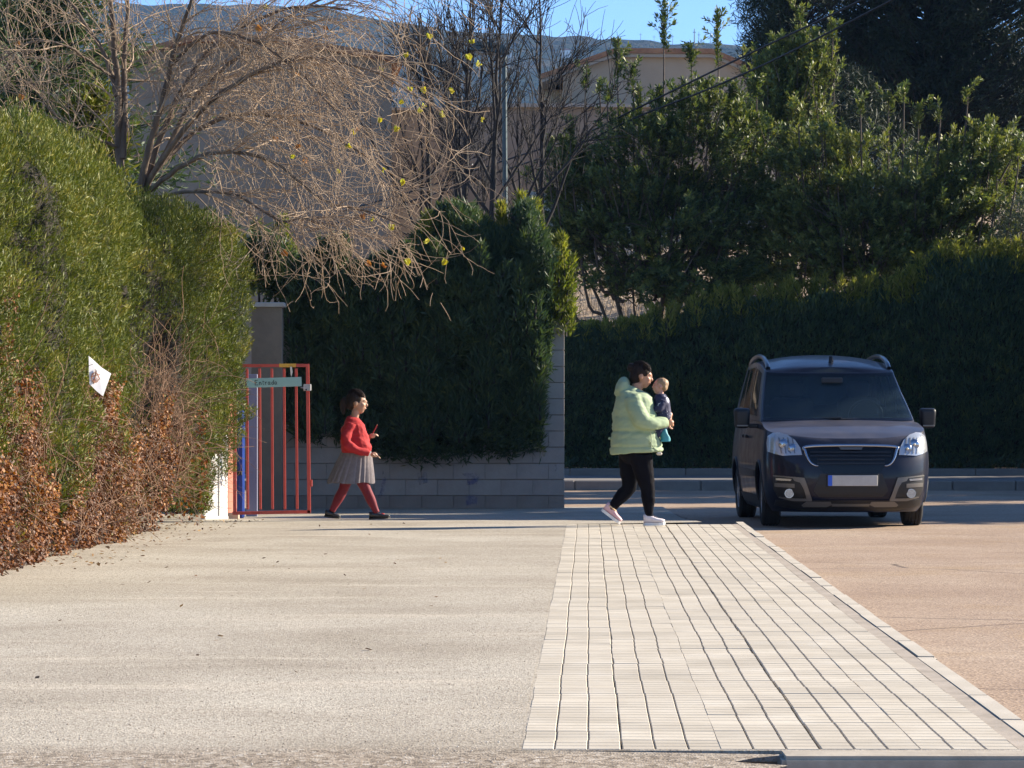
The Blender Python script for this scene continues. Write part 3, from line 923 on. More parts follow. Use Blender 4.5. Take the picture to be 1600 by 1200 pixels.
# withered creeper over the foot of the near hedge
def creeper():
    rg = np.random.default_rng(17)
    root = empty('creeper', (-3.5, 26, 0), 0, 'withered orange and brown creeper hanging over the foot of the near hedge', 'creeper')
    o = np.array(root.location)
    n = 190000
    Y = 20.5 + rg.random(n) * 9.6
    z = rg.random(n) * 2.6
    q = np.stack([left_hedge_face(Y) + .06 * np.sin(Y * 2.1), Y, z], 1)
    d = fbm(q * np.array([1.6, 1.6, .55]), 11, 3) * .12
    b = bare_zone(q)
    pr = np.clip(b * .8 + .25, 0, 1) + .35 * (fbm(q * np.array([1, 2.2, .6]), 51, 3) > .30) * (z < 2.1) * (Y > 22.6) * (Y < 25.5)
    k = rg.random(n) < np.clip(pr, 0, 1) * .62
    q, d = q[k], d[k]
    m = len(q)
    q[:, 0] += d - .10 * np.clip(1 - q[:, 2] / .8, 0, 1) + .02 + .10 * rg.random(m) + .10 * np.clip(fbm(q * 2.1, 61, 2), -.3, 1)
    D = np.stack([.6 + rg.normal(size=m) * .4, rg.normal(size=m) * .6, -.6 + rg.normal(size=m) * .5], 1)
    hue = np.clip(.40 + .28 * fbm(q * np.array([1, 1.6, .8]), 71, 3) + rg.normal(size=m) * .2, 0, 1)
    me = leaves('foliage', q - o, D, .016 + .022 * rg.random(m), .013 + .017 * rg.random(m), hue, 18, fold=.15,
                N=np.stack([np.ones(m), rg.normal(size=m) * .5 - .5, rg.normal(size=m) * .5], 1))
    tag(link('foliage', me, MDEAD, root), kind='stuff')
    T = Tubes()
    for k in range(420):
        y = 20.8 + rg.random() * 9.0
        zz = rg.random() ** 1.3 * 1.5
        x = left_hedge_face(y) + .04 + rg.random() * .08
        l = .25 + rg.random() * .6
        p = walk((x, y, zz), (.15 + .2 * rg.normal(), .6 * rg.normal(), rg.normal()), l, 6, rg, .4, -.6, 1.0 * rg.normal())
        if p[:, 2].min() < .02: continue
        T.add(p - o, np.linspace(.0035, .0018, 6), 3)
    tag(link('stems', T.mesh('stems'), MTWIG, root), kind='stuff')
creeper()

# dead twigs fanning out of the hollow in the hedge's end
def twig_fan():
    rg = np.random.default_rng(23)
    root = empty('dead_shrub', (-3.5, 30.6, 0), 0, 'fan of bare brown twigs arching out of the hollow in the hedge', 'shrub')
    o = np.array(root.location)
    T = Tubes()
    for k in range(430):
        y_ = 30.0 + rg.random() * 1.5
        a = np.array(P(200 + rg.random() * 75, 560 + rg.random() ** .7 * 210, y_)); a[0] += .04; a[2] = max(a[2], .05)
        up_ = rg.random() < .7
        d = np.array([.55 + .3 * rg.normal(), .25 * rg.normal(), (.9 if up_ else -.2) + .4 * rg.normal()])
        p = walk(a, d, .35 + .75 * rg.random(), 10, rg, .30, -.9 * rg.random(), 1.2 * rg.normal())
        if p[:, 2].min() < .02: continue
        r = .0022 + .0034 * rg.random() ** 3
        T.add(p - o, np.linspace(r, r * .45, 10), 3)
    link('twigs', T.mesh('twigs'), MTWIG, root)['kind'] = 'stuff'
    n = 700
    q = np.stack([rg.random(n), rg.random(n), rg.random(n)], 1)
    q = np.array([P(190 + a * 110, 640 + b * 175, 30.5 + c) for a, b, c in q]) ; q[:, 0] += .15
    q = q[q[:, 2] > .02]; n = len(q)
    me = leaves('dry_leaves', q - o, rg.normal(size=(n, 3)) + [0, 0, -.6], .03 + .03 * rg.random(n), .02 + .02 * rg.random(n), np.clip(.4 + .25 * rg.normal(size=n), 0, 1), 24)
    link('dry_leaves', me, MDEAD, root)['kind'] = 'stuff'
twig_fan()

# ---------------- dark conifer far left, behind the hedge
def conifer(name, base, h, rad, n, mat, seed, label, group, L=(.10, .22), W=(.018, .03), hue=0, droop=-.1, taper=1.0, tiers=9):
    rg = np.random.default_rng(seed)
    root = empty(name, base, 0, label, 'tree', group)
    T = Tubes()
    T.add(np.stack([.08 * np.sin(np.linspace(0, 3, 9)), .05 * np.cos(np.linspace(0, 2, 9)), np.linspace(0, h * .97, 9)], 1), np.linspace(.035 * h ** .8, .02, 9), 8)
    link('trunk', T.mesh('trunk'), MBARKD, root)
    nb = 340
    B = Tubes(); C, D, RN = [], [], []
    for k in range(nb):
        t = (k + rg.random()) / nb
        z = h * (.05 + .93 * t)
        a = rg.random() * 2 * math.pi
        prof = (1 - t) ** taper * (.85 + .3 * math.sin(t * tiers * 6.28)) + .06
        r = rad * prof * (.7 + .45 * rg.random())
        d = np.array([math.cos(a), math.sin(a), droop + .25 * rg.normal() * .5 + t * .5])
        s = np.linspace(0, 1, 6)[:, None]
        p = np.array([0, 0, z]) + s * d * r + np.array([0, 0, .12 * r]) * s ** 2
        B.add(p, np.linspace(.02, .005, 6), 3)
        m = max(4, int(n / nb * (prof * 1.6 + .15)))
        tt = np.clip(rg.random(m) ** .7, .08, 1.03)
        q = np.array([0, 0, z]) + tt[:, None] * d * r + np.array([0, 0, .12 * r]) * tt[:, None] ** 2
        q = q + rg.normal(size=(m, 3)) * np.array([.10, .10, .07]) * (.5 + r * .5)
        C.append(q); D.append(d * .8 + rg.normal(size=(m, 3)) * .5 + np.array([0, 0, .15])); RN.append(np.clip(.5 + rg.normal() * .14 + rg.normal(size=m) * .14 + hue, 0, 1))
    link('branches', B.mesh('branches'), MBARKD, root)['kind'] = 'stuff'
    C = np.concatenate(C); D = np.concatenate(D); RN = np.concatenate(RN); m = len(C)
    me = leaves('crown', C, D, L[0] + (L[1] - L[0]) * rg.random(m), W[0] + (W[1] - W[0]) * rg.random(m), RN, seed)
    tag(link('crown', me, mat, root), kind='stuff')
    return root
conifer('conifer_tree', (-5.6, 37.5, 0), 7.2, 2.3, 60000, MCYPD, 31, 'dark conifer at the far left behind the near hedge', None, hue=.12, taper=.55)
conifer('conifer_tree', (-4.75, 36.2, 0), 4.9, .9, 16000, MCYP, 32, 'smaller green conifer just left of the bare tree trunk', None, L=(.08, .16), hue=.06, taper=.5)

# ---------------- hedge hanging over the block wall
def fnC(u, v):
    X = -3.35 + u * 3.85
    top = np.interp(X, [-3.1, -2.6, -2.0, -1.3, -1.0, -.6, -.35, -.1, .2, .45, .6], [3.35, 3.1, 3.0, 3.15, 3.5, 3.62, 3.45, 3.55, 3.8, 3.3, 3.0])
    low = np.interp(X, [-3.4, -2.95, -2.72, -2.5, -1.9, -1.5, .0, .25, .38, .45, .5], [2.5, 2.42, .75, .62, .57, .54, .55, .58, .64, .85, 1.1]) + .03 * np.sin(X * 13) + .03 * np.sin(X * 29)
    dep, z = hedge_profile(v, 1.0, .6, .25)
    zz = low + (top - low) * np.clip(z, 0, 1)
    bul = .34 * np.sin(np.clip((zz - low) / (top - low), 0, 1) * math.pi) ** .5
    Y = 40.25 - bul + dep * 1.4
    return np.stack([X, Y, zz], -1)
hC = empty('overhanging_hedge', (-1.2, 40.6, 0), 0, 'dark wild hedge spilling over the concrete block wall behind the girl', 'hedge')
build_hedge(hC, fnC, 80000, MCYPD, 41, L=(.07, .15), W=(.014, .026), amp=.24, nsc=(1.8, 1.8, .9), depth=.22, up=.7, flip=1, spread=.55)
def spires(root, items, mat, seed, L=(.07, .14), W=(.014, .024), dens=900):
    """upright feathery shoots"""
    rg = np.random.default_rng(seed)
    C, D, RN = [], [], []
    B = Tubes()
    o = np.array(root.location)
    for (x, y, z0, z1, r, hue) in items:
        h = z1 - z0
        m = int(dens * h * (r / .2))
        t = rg.random(m)
        a = rg.random(m) * 6.283
        rr = r * (1 - t) ** .7 * np.sqrt(rg.random(m)) * (1 + .25 * np.sin(t * 9 + x * 20))
        lean = np.array([.12 * math.sin(x * 31), .05, 0])
        q = np.stack([x + rr * np.cos(a), y + rr * np.sin(a), z0 + t * h], 1) + t[:, None] ** 1.5 * lean
        d = np.stack([np.cos(a) * .55, np.sin(a) * .55, np.full(m, .9)], 1) + rg.normal(size=(m, 3)) * .35
        C.append(q - o); D.append(d); RN.append(np.clip(.5 + hue + rg.normal(size=m) * .17 + .1 * t, 0, 1))
        B.add(np.array([[x, y, z0 - (.3 if r > .125 else -.02)], [x, y, z0 + h * .5], [x + lean[0], y + lean[1], z1 - .05]]) - o, [.02, .012, .004], 4)
    C = np.concatenate(C); D = np.concatenate(D); RN = np.concatenate(RN); m = len(C)
    me = leaves('spires', C, D, L[0] + (L[1] - L[0]) * rg.random(m), W[0] + (W[1] - W[0]) * rg.random(m), RN, seed)
    tag(link('sprays', me, mat, root), kind='stuff')
    link('stems', B.mesh('stems'), MBARKD, root)['kind'] = 'stuff'
rg = np.random.default_rng(44)
its = []
for px_, py_, w in [(655, 335, 26), (690, 365, 26), (712, 350, 30), (735, 352, 26), (752, 372, 24), (770, 340, 30), (790, 318, 30), (806, 330, 28), (822, 305, 30), (838, 315, 26), (856, 372, 26), (876, 368, 22), (600, 400, 26), (560, 420, 30), (640, 390, 24), (520, 400, 30), (470, 390, 34), (430, 340, 36), (405, 350, 30), (680, 400, 30), (725, 410, 30), (815, 400, 34), (780, 410, 34), (850, 420, 30)]:
    Yp = 40.3 + rg.random() * .9
    p = P(px_, py_, Yp)
    its.append((p.x, Yp, p.z - .75 - .3 * rg.random(), p.z, w / F * Yp * .85, (.24 if 645 < px_ < 835 else .02)))  # hue lifted where the tops should look sunlit
MCYPM = foliage('sunlit_cypress_foliage', [(0, (.036, .058, .015)), (.4, (.11, .14, .024)), (.7, (.21, .22, .04)), (1, (.33, .30, .08))], trans=.45, cl=1.6, clump=.2)  # brighter copy: sun on the hedge tops painted into the leaves
for k in range(12):
    p = P(866 + 26 * rg.random(), 390 + 95 * rg.random(), 40.0 + .3 * rg.random())
    its.append((p.x, p.y, p.z - .35, p.z, .09, -.12))
spires(hC, its, MCYPM, 45)
its = []
for k in range(120):
    x = -2.9 + 3.3 * rg.random(); z = 1.0 + 2.2 * rg.random()
    its.append((x, 39.84 - .06 * rg.random(), z - .3, z + .25 * rg.random(), .12, -.08 + .16 * rg.random()))
spires(hC, its, MCYPD, 46)
# loose sprigs sticking out over the wall's end
its = [(P(905, 420, 40).x, 40.0, P(905, 440, 40).z, P(905, 408, 40).z, .10, .05), (P(897, 450, 40).x, 40.0, P(897, 480, 40).z, P(900, 440, 40).z, .12, 0)]

# ---------------- far clipped hedge along the footway
def fnD(u, v):
    X = .75 + u * 10.5
    top = np.interp(X, [.7, 1.2, 2.6, 3.7, 4.3, 5.6, 7.0, 7.4, 8.0, 9.2, 12], [2.62, 2.5, 2.62, 2.95, 3.0, 3.15, 3.25, 3.75, 3.7, 3.8, 3.9]) + .05 * np.sin(X * 6.1)
    dep, z = hedge_profile(v, 1.0, .8, .16)
    zz = .12 + (top - .12) * np.clip(z, 0, 1)
    Y = 55.75 - .10 * np.sin(X * 1.7) + dep * 1.2 - .18 * np.sin(np.clip(zz / top, 0, 1) * math.pi)
    return np.stack([X, Y, zz], -1)
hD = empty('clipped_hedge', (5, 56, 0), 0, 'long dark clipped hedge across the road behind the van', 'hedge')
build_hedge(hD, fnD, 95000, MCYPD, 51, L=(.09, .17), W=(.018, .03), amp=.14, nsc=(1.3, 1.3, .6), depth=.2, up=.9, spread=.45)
its = []
for k in range(260):
    x = .9 + rg.random() * 10
    top = np.interp(x, [.7, 1.2, 2.6, 3.7, 4.3, 5.6, 7.0, 7.4, 8.0, 9.2, 12], [2.62, 2.5, 2.62, 2.95, 3.0, 3.15, 3.25, 3.75, 3.7, 3.8, 3.9])
    s = .18 + .22 * rg.random() if x > 2.4 else .1 + .1 * rg.random()
    its.append((x, 55.8 + rg.random() * .7, top - .25, top + s, .10 + .06 * rg.random(), .20))
spires(hD, its, MCYPM, 52, L=(.08, .15), W=(.016, .028), dens=330)
# low weeds at its foot
def weeds():
    rg = np.random.default_rng(58)
    n = 3500
    x = .7 + rg.random(n) * 10; y = 55.36 + rg.random(n) * .3
    C = np.stack([x, y, .05 + .25 * rg.random(n)], 1)
    me = leaves('weeds', C, rg.normal(size=(n, 3)) * .6 + [0, -.3, .6], .06 + .08 * rg.random(n), .03, np.clip(.4 + .2 * rg.normal(size=n), 0, 1), 59)
    tag(link('weeds', me, MCYPD), 'low dark weeds along the foot of the far hedge', kind='stuff')
weeds()

# ---------------- whorled evergreen shrubs
MSHRUBB = simple('shrub_bark', (.07, .05, .038), .9, col2=(.12, .09, .065), nscale=9)
MPIT = foliage('glossy_leaf', [(0, (.020, .042, .024)), (.4, (.064, .098, .038)), (.62, (.15, .18, .050)), (1, (.30, .28, .085))], rough=.5, trans=.3, cl=.9, clump=.25, spec=.3)
def rosettes(tips, dirs, rg, per=26, reach=.16, L=(.06, .095), W=(.018, .028), hue=None):
    n = len(tips)
    tips = np.asarray(tips); dirs = unit(np.asarray(dirs))
    k = np.repeat(np.arange(n), per)
    m = len(k)
    t = rg.random(m) ** 1.4
    a = rg.random(m) * 6.283
    ref = np.where(np.abs(dirs[:, 2:3]) > .9, np.array([[1., 0, 0]]), np.array([[0, 0, 1.]]))
    A = unit(np.cross(dirs, ref)); B = np.cross(dirs, A)
    q = tips[k] - dirs[k] * (t * reach)[:, None]
    sp = .55 + .75 * t
    rad = A[k] * np.cos(a)[:, None] + B[k] * np.sin(a)[:, None]
    D = dirs[k] * np.cos(sp)[:, None] + rad * np.sin(sp)[:, None] + rg.normal(size=(m, 3)) * .12
    h = np.clip(.42 + rg.normal(size=m) * .13 + (hue[k] if hue is not None else 0) + .12 * (1 - t), 0, 1)
    return q, D, L[0] + (L[1] - L[0]) * rg.random(m), W[0] + (W[1] - W[0]) * rg.random(m), h, dirs[k] * np.sin(sp)[:, None] - rad * np.cos(sp)[:, None]

def shrub(label, base, shoots, n_fill, fill_fn, seed, group=None, hue=0.0, name='evergreen_shrub', mat=None, scale=1.0):
    """shoots: explicit (tip, length) leaders; fill: inner tips from fill_fn"""
    rg = np.random.default_rng(seed)
    root = empty(name, base, 0, label, 'shrub', group)
    o = np.array(base, float)
    T = Tubes(); tips, dirs, hs = [], [], []
    for (tx, ty, tz, ln) in shoots:
        tip = np.array([tx, ty, tz])
        b0 = o + (tip - o) * np.array([.6, .6, .45])
        c = curve_pts([b0, o + (tip - o) * np.array([.8, .8, .5]), tip - np.array([0, 0, ln]), tip], 12)
        T.add(c - o, np.linspace(.035, .006, 12), 5)
        m = int(ln / .085)
        for j in range(m):
            f = 1 - j / m * ln / max(.6, (tip[2] - o[2]))
            p = np.array([np.interp(f, np.linspace(0, 1, 12), c[:, i]) for i in range(3)])
            tips.append(p - o + rg.normal(size=3) * .025); dirs.append(np.array([rg.normal() * .35, rg.normal() * .35, 1])); hs.append(hue + .02 * rg.normal())
            if j > 1 and rg.random() < .55:
                a = rg.random() * 6.283; r = .10 + .16 * rg.random()
                d = np.array([math.cos(a), math.sin(a), .9])
                tips.append(p - o + d * r); dirs.append(d + rg.normal(size=3) * .2); hs.append(hue + .05 * rg.normal())
                T.add(np.array([p - o - [0, 0, .05], p - o + d * r * .5, p - o + d * r]), [.006, .005, .003], 3)
    f = fill_fn(n_fill, rg)
    cen = f.mean(0)
    for p in f:
        q = p - o
        d = (p - np.array([cen[0], cen[1], cen[2] - 1.0])); d = d / np.linalg.norm(d) + np.array([0, 0, .35]) + rg.normal(size=3) * .4
        tips.append(q); dirs.append(d); hs.append(hue + .06 * rg.normal())
        if rg.random() < .12:
            d = d / np.linalg.norm(d); l = .3 + .5 * rg.random()
            s = np.linspace(0, 1, 5)[:, None]
            T.add(q - d * l * (1 - s) - np.array([0, 0, .25 * l]) * (1 - s) ** 2, np.linspace(.012, .004, 5), 3)
    # main limbs
    for k in range(9):
        p = f[rg.integers(len(f))]
        c = curve_pts([o + rg.normal(size=3) * [.3, .2, 0], o + (p - o) * [.35, .35, .5], p], 8)
        T.add(c - o, np.linspace(.07, .015, 8), 6)
    q, D, L, W, h, N = rosettes(tips, dirs, rg, per=24, hue=np.array(hs), L=(.075 * scale, .125 * scale), W=(.024 * scale, .038 * scale), reach=.22 * scale)
    me = leaves('crown', q, D, L, W, h, seed, N=N, mid=.62)
    tag(link('crown', me, mat or MPIT, root), kind='stuff')
    link('trunk', T.mesh('trunk'), MSHRUBB, root)
    return root

def blob_fill(blobs, Y, dY, clump=0):
    """points spread near the outside of overlapping ellipses given in picture terms (px, py, rx, ry)"""
    S = F / Y
    def fn(n, rg):
        full = n
        if clump: n = max(8, n // clump)
        w = np.array([b[2] * b[3] for b in blobs], float); k = rg.choice(len(blobs), n, p=w / w.sum())
        v = unit(rg.normal(size=(n, 3))); r = (.35 + .65 * rg.random(n) ** .5)[:, None]
        v = v * r
        b = np.array(blobs, float)[k]
        x = (b[:, 0] - CX) / S + v[:, 0] * b[:, 2] / S
        z = HC - (b[:, 1] - HOR) / S + v[:, 2] * b[:, 3] / S
        y = Y + v[:, 1] * dY * np.minimum(1, b[:, 2] / 90)
        q = np.stack([x, y, z], 1)
        if clump:
            q = np.repeat(q, clump, 0)
            q = q + rg.normal(size=q.shape) * np.array([.20, .20, .12])
        return q
    return fn

def shoot(px, py, Y, ln): p = P(px, py, Y); return (p.x, p.y, p.z, ln)
Y1 = 57.6
shrub('left dark whorled shrub with tall leafy shoots in front of the gable', (P(1010, 600, Y1).x, Y1, 0),
      [shoot(1037, -6, 58.2, 1.7), shoot(1121, 12, 58.4, 1.7), shoot(966, 72, 57.6, 1.2), shoot(990, 100, 57.4, 1.0), shoot(1080, 70, 58.0, 1.0), shoot(916, 112, 57.2, .8), shoot(950, 142, 57.2, .6), shoot(998, 132, 57.5, 1.2), shoot(938, 136, 57.8, .4),
       shoot(1065, 125, 57.5, 1.3), shoot(1105, 125, 57.3, 1.2), shoot(1150, 130, 57.6, 1.1), shoot(1142, 135, 57.6, 1.2), shoot(893, 185, 57.3, .9), shoot(860, 215, 57.4, .9), shoot(1180, 120, 57.9, 1.0), shoot(1030, 140, 57.8, .9), shoot(870, 240, 57.2, .7), shoot(825, 265, 57.2, .5)],
      4300, blob_fill([(930, 300, 75, 90), (1000, 260, 75, 100), (1090, 230, 85, 100), (1040, 360, 120, 100), (930, 390, 70, 65), (1130, 370, 90, 100), (880, 260, 40, 60), (1160, 260, 70, 90), (1010, 430, 70, 40), (1100, 440, 90, 40), (880, 380, 35, 60), (870, 320, 35, 50)], Y1, 1.2, 17), 61, 'whorled evergreen shrubs', hue=.02)
Y2 = 57.9
shrub('right whorled shrub with sunlit yellow green tips reaching towards the picture edge', (P(1380, 600, Y2).x, Y2, 0),
      [shoot(1412, 142, 57.5, .45), shoot(1345, 160, 57.4, .5), shoot(1434, 165, 57.4, .8), shoot(1510, 140, 57.6, .5), shoot(1468, 172, 57.4, .4), shoot(1588, 215, 57.3, .8), shoot(1545, 190, 57.4, .9), shoot(1525, 190, 57.6, .9), shoot(1388, 150, 57.8, .7), shoot(1290, 190, 57.5, .6), shoot(1250, 165, 57.4, .8), shoot(1310, 240, 57.2, .8), shoot(1475, 240, 57.2, .7), shoot(1555, 250, 57.2, .8)],
      5200, blob_fill([(1270, 280, 80, 90), (1380, 270, 95, 90), (1480, 270, 90, 75), (1545, 245, 40, 50), (1240, 370, 90, 80), (1340, 370, 100, 75), (1440, 360, 95, 75), (1410, 420, 100, 35), (1230, 440, 80, 30), (1500, 330, 60, 55), (1560, 310, 40, 70), (1545, 380, 35, 40), (1180, 330, 60, 60)], Y2, 1.3, 17), 62, 'whorled evergreen shrubs', hue=.10)  # lifted hue paints sunlight into these leaves
Y3 = 63.0
shrub('taller sunlit shrub behind the other shrubs, against the dark pine', (P(1225, 600, Y3).x, Y3, 0),
      [shoot(1250, 12, 63, .9), shoot(1215, 60, 62.8, .9), shoot(1300, 40, 63, .7), shoot(1200, 100, 62.6, .8), shoot(1270, 75, 62.7, .7)],
      1500, blob_fill([(1215, 130, 35, 70), (1262, 100, 32, 50), (1230, 200, 60, 70)], Y3, .9, 13), 63, 'whorled evergreen shrubs', hue=.12, scale=1.1)  # here too the sunlit look comes from a lifted leaf hue

# ---------------- dark pine, top right
MPINE = foliage('pine_needles', [(0, (.010, .018, .012)), (.5, (.020, .034, .018)), (1, (.045, .06, .024))], trans=.12, cl=.5, clump=.2, rough=.6)
def pine(label, base, seed, crowns, n_t, Y):
    rg = np.random.default_rng(seed)
    root = empty('pine_tree', base, 0, label, 'tree', 'dark pines behind the shrubs')
    o = np.array(base, float)
    T = Tubes()
    top = max(HC - (c[1] - c[3] - HOR) / F * Y for c in crowns)
    T.add(np.array([[0, 0, 0], [.1, .05, top * .3], [-.05, 0, top * .6], [.05, 0, top * .9]]), [.26, .22, .16, .05], 10)
    link('trunk', T.mesh('trunk'), MBARKD, root)
    f = blob_fill(crowns, Y, 2.2)(n_t, rg)
    B = Tubes(); C, D, RN = [], [], []
    for p in f:
        q = p - o
        if rg.random() < .35:
            a = np.array([q[0] * .1, q[1] * .1, q[2] - .5 - .3 * abs(q[0])])
            B.add(curve_pts([a, a + (q - a) * [.5, .5, .3], q], 5), np.linspace(.035, .008, 5), 3)
        m = 34
        v = unit(rg.normal(size=(m, 3)) + np.array([0, 0, .35]))
        C.append(q + rg.normal(size=(m, 3)) * .10 + v * .02); D.append(v); RN.append(np.clip(.45 + rg.normal() * .1 + rg.normal(size=m) * .12, 0, 1))
    link('branches', B.mesh('branches'), MBARKD, root)['kind'] = 'stuff'
    C = np.concatenate(C); D = np.concatenate(D); RN = np.concatenate(RN); m = len(C)
    me = leaves('crown', C, D, .12 + .13 * rg.random(m), .012 + .010 * rg.random(m), RN, seed)
    tag(link('crown', me, MPINE, root), kind='stuff')
pine('broad dark pine filling the top right corner', (P(1450, 600, 72).x, 72, -.2), 71,
     [(1300, 10, 130, 75), (1430, 20, 150, 90), (1560, 40, 120, 110), (1400, 120, 130, 80), (1530, 150, 130, 90), (1640, 120, 110, 110), (1330, 90, 90, 70), (1620, 250, 80, 90), (1450, -120, 200, 100), (1300, -110, 110, 90), (1600, -100, 160, 120), (1480, 210, 110, 60)], 4600, 72)
pine('narrower dark pine left of the broad pine, its tip against the sky', (P(1230, 600, 69).x, 69, -.2), 72,
     [(1200, 25, 48, 60), (1240, 95, 65, 60), (1190, 90, 36, 50), (1270, -40, 70, 60), (1190, -40, 30, 50), (1290, 160, 90, 60), (1215, 150, 55, 40), (1340, 230, 100, 60)], 1300, 69)

def shade_pines():
    rg = np.random.default_rng(75)
    proto = None
    spots = [(14.2, 40.4, .72), (13.6, 42.6, .70), (14.6, 44.8, .74), (14.3, 49.6, .74), (13.8, 52.0, .72), (15.4, 54.4, .8), (17.5, 43.6, .84), (18.2, 50.6, .86)]
    labs = ['first', 'second', 'third', 'fourth', 'fifth']
    for k, (x, y, s) in enumerate(spots):
        if proto is None:
            r = conifer('street_pine', (x, y, -.13), 11.4, 2.9, 22000, MPINE, 76, 'tall dark street pine', 'street pines beyond the picture edge', L=(.25, .5), W=(.06, .11), taper=.6, tiers=4)
            proto = r
        else:
            r = proto.copy(); COL.objects.link(r); r.location = (x, y, -.13)
            for c in list(proto.children):
                cc = c.copy(); COL.objects.link(cc); cc.parent = r
        r.scale = (s, s, s); r.rotation_euler = (0, 0, k * 1.3)
        r['label'] = ['first', 'second', 'third', 'fourth', 'fifth', 'sixth', 'seventh', 'eighth'][k] + ' of the dark street pines out of view beyond the right edge'
shade_pines()

# ---------------- olive at the right edge
MOLIVE = foliage('olive_leaf', [(0, (.035, .05, .032)), (.5, (.085, .105, .075)), (1, (.19, .20, .15))], trans=.12, cl=2, clump=.2, rough=.5)
def olive():
    rg = np.random.default_rng(81)
    b = (P(1610, 600, 56.9).x, 56.9, 0)
    root = empty('olive_tree', b, 0, 'silvery olive tree at the right edge above the far hedge', 'tree')
    o = np.array(b)
    f = blob_fill([(1600, 370, 52, 60), (1640, 340, 60, 70), (1590, 420, 45, 30), (1640, 420, 60, 50)], 56.9, .8)(3000, rg)
    m = 5
    C = np.repeat(f - o, m, 0) + rg.normal(size=(len(f) * m, 3)) * .05
    D = np.repeat(rg.normal(size=(len(f), 3)) + [0, 0, .4], m, 0) + rg.normal(size=(len(f) * m, 3)) * .5
    me = leaves('crown', C, D, .05 + .03 * rg.random(len(C)), .012 + .006 * rg.random(len(C)), np.clip(.5 + .22 * rg.normal(size=len(C)), 0, 1), 82)
    tag(link('crown', me, MOLIVE, root), kind='stuff')
    T = Tubes()
    T.add(np.array([[0, 0, 0], [.05, 0, 1.2], [-.05, 0, 2.4], [.1, 0, 3.6]]), [.14, .12, .09, .03], 8)
    for k in range(25):
        p = f[rg.integers(len(f))] - o
        T.add(curve_pts([[0, 0, 2.2], p * [.5, .5, .85], p], 6), np.linspace(.04, .008, 6), 4)
    link('trunk', T.mesh('trunk'), MBARK, root)
olive()

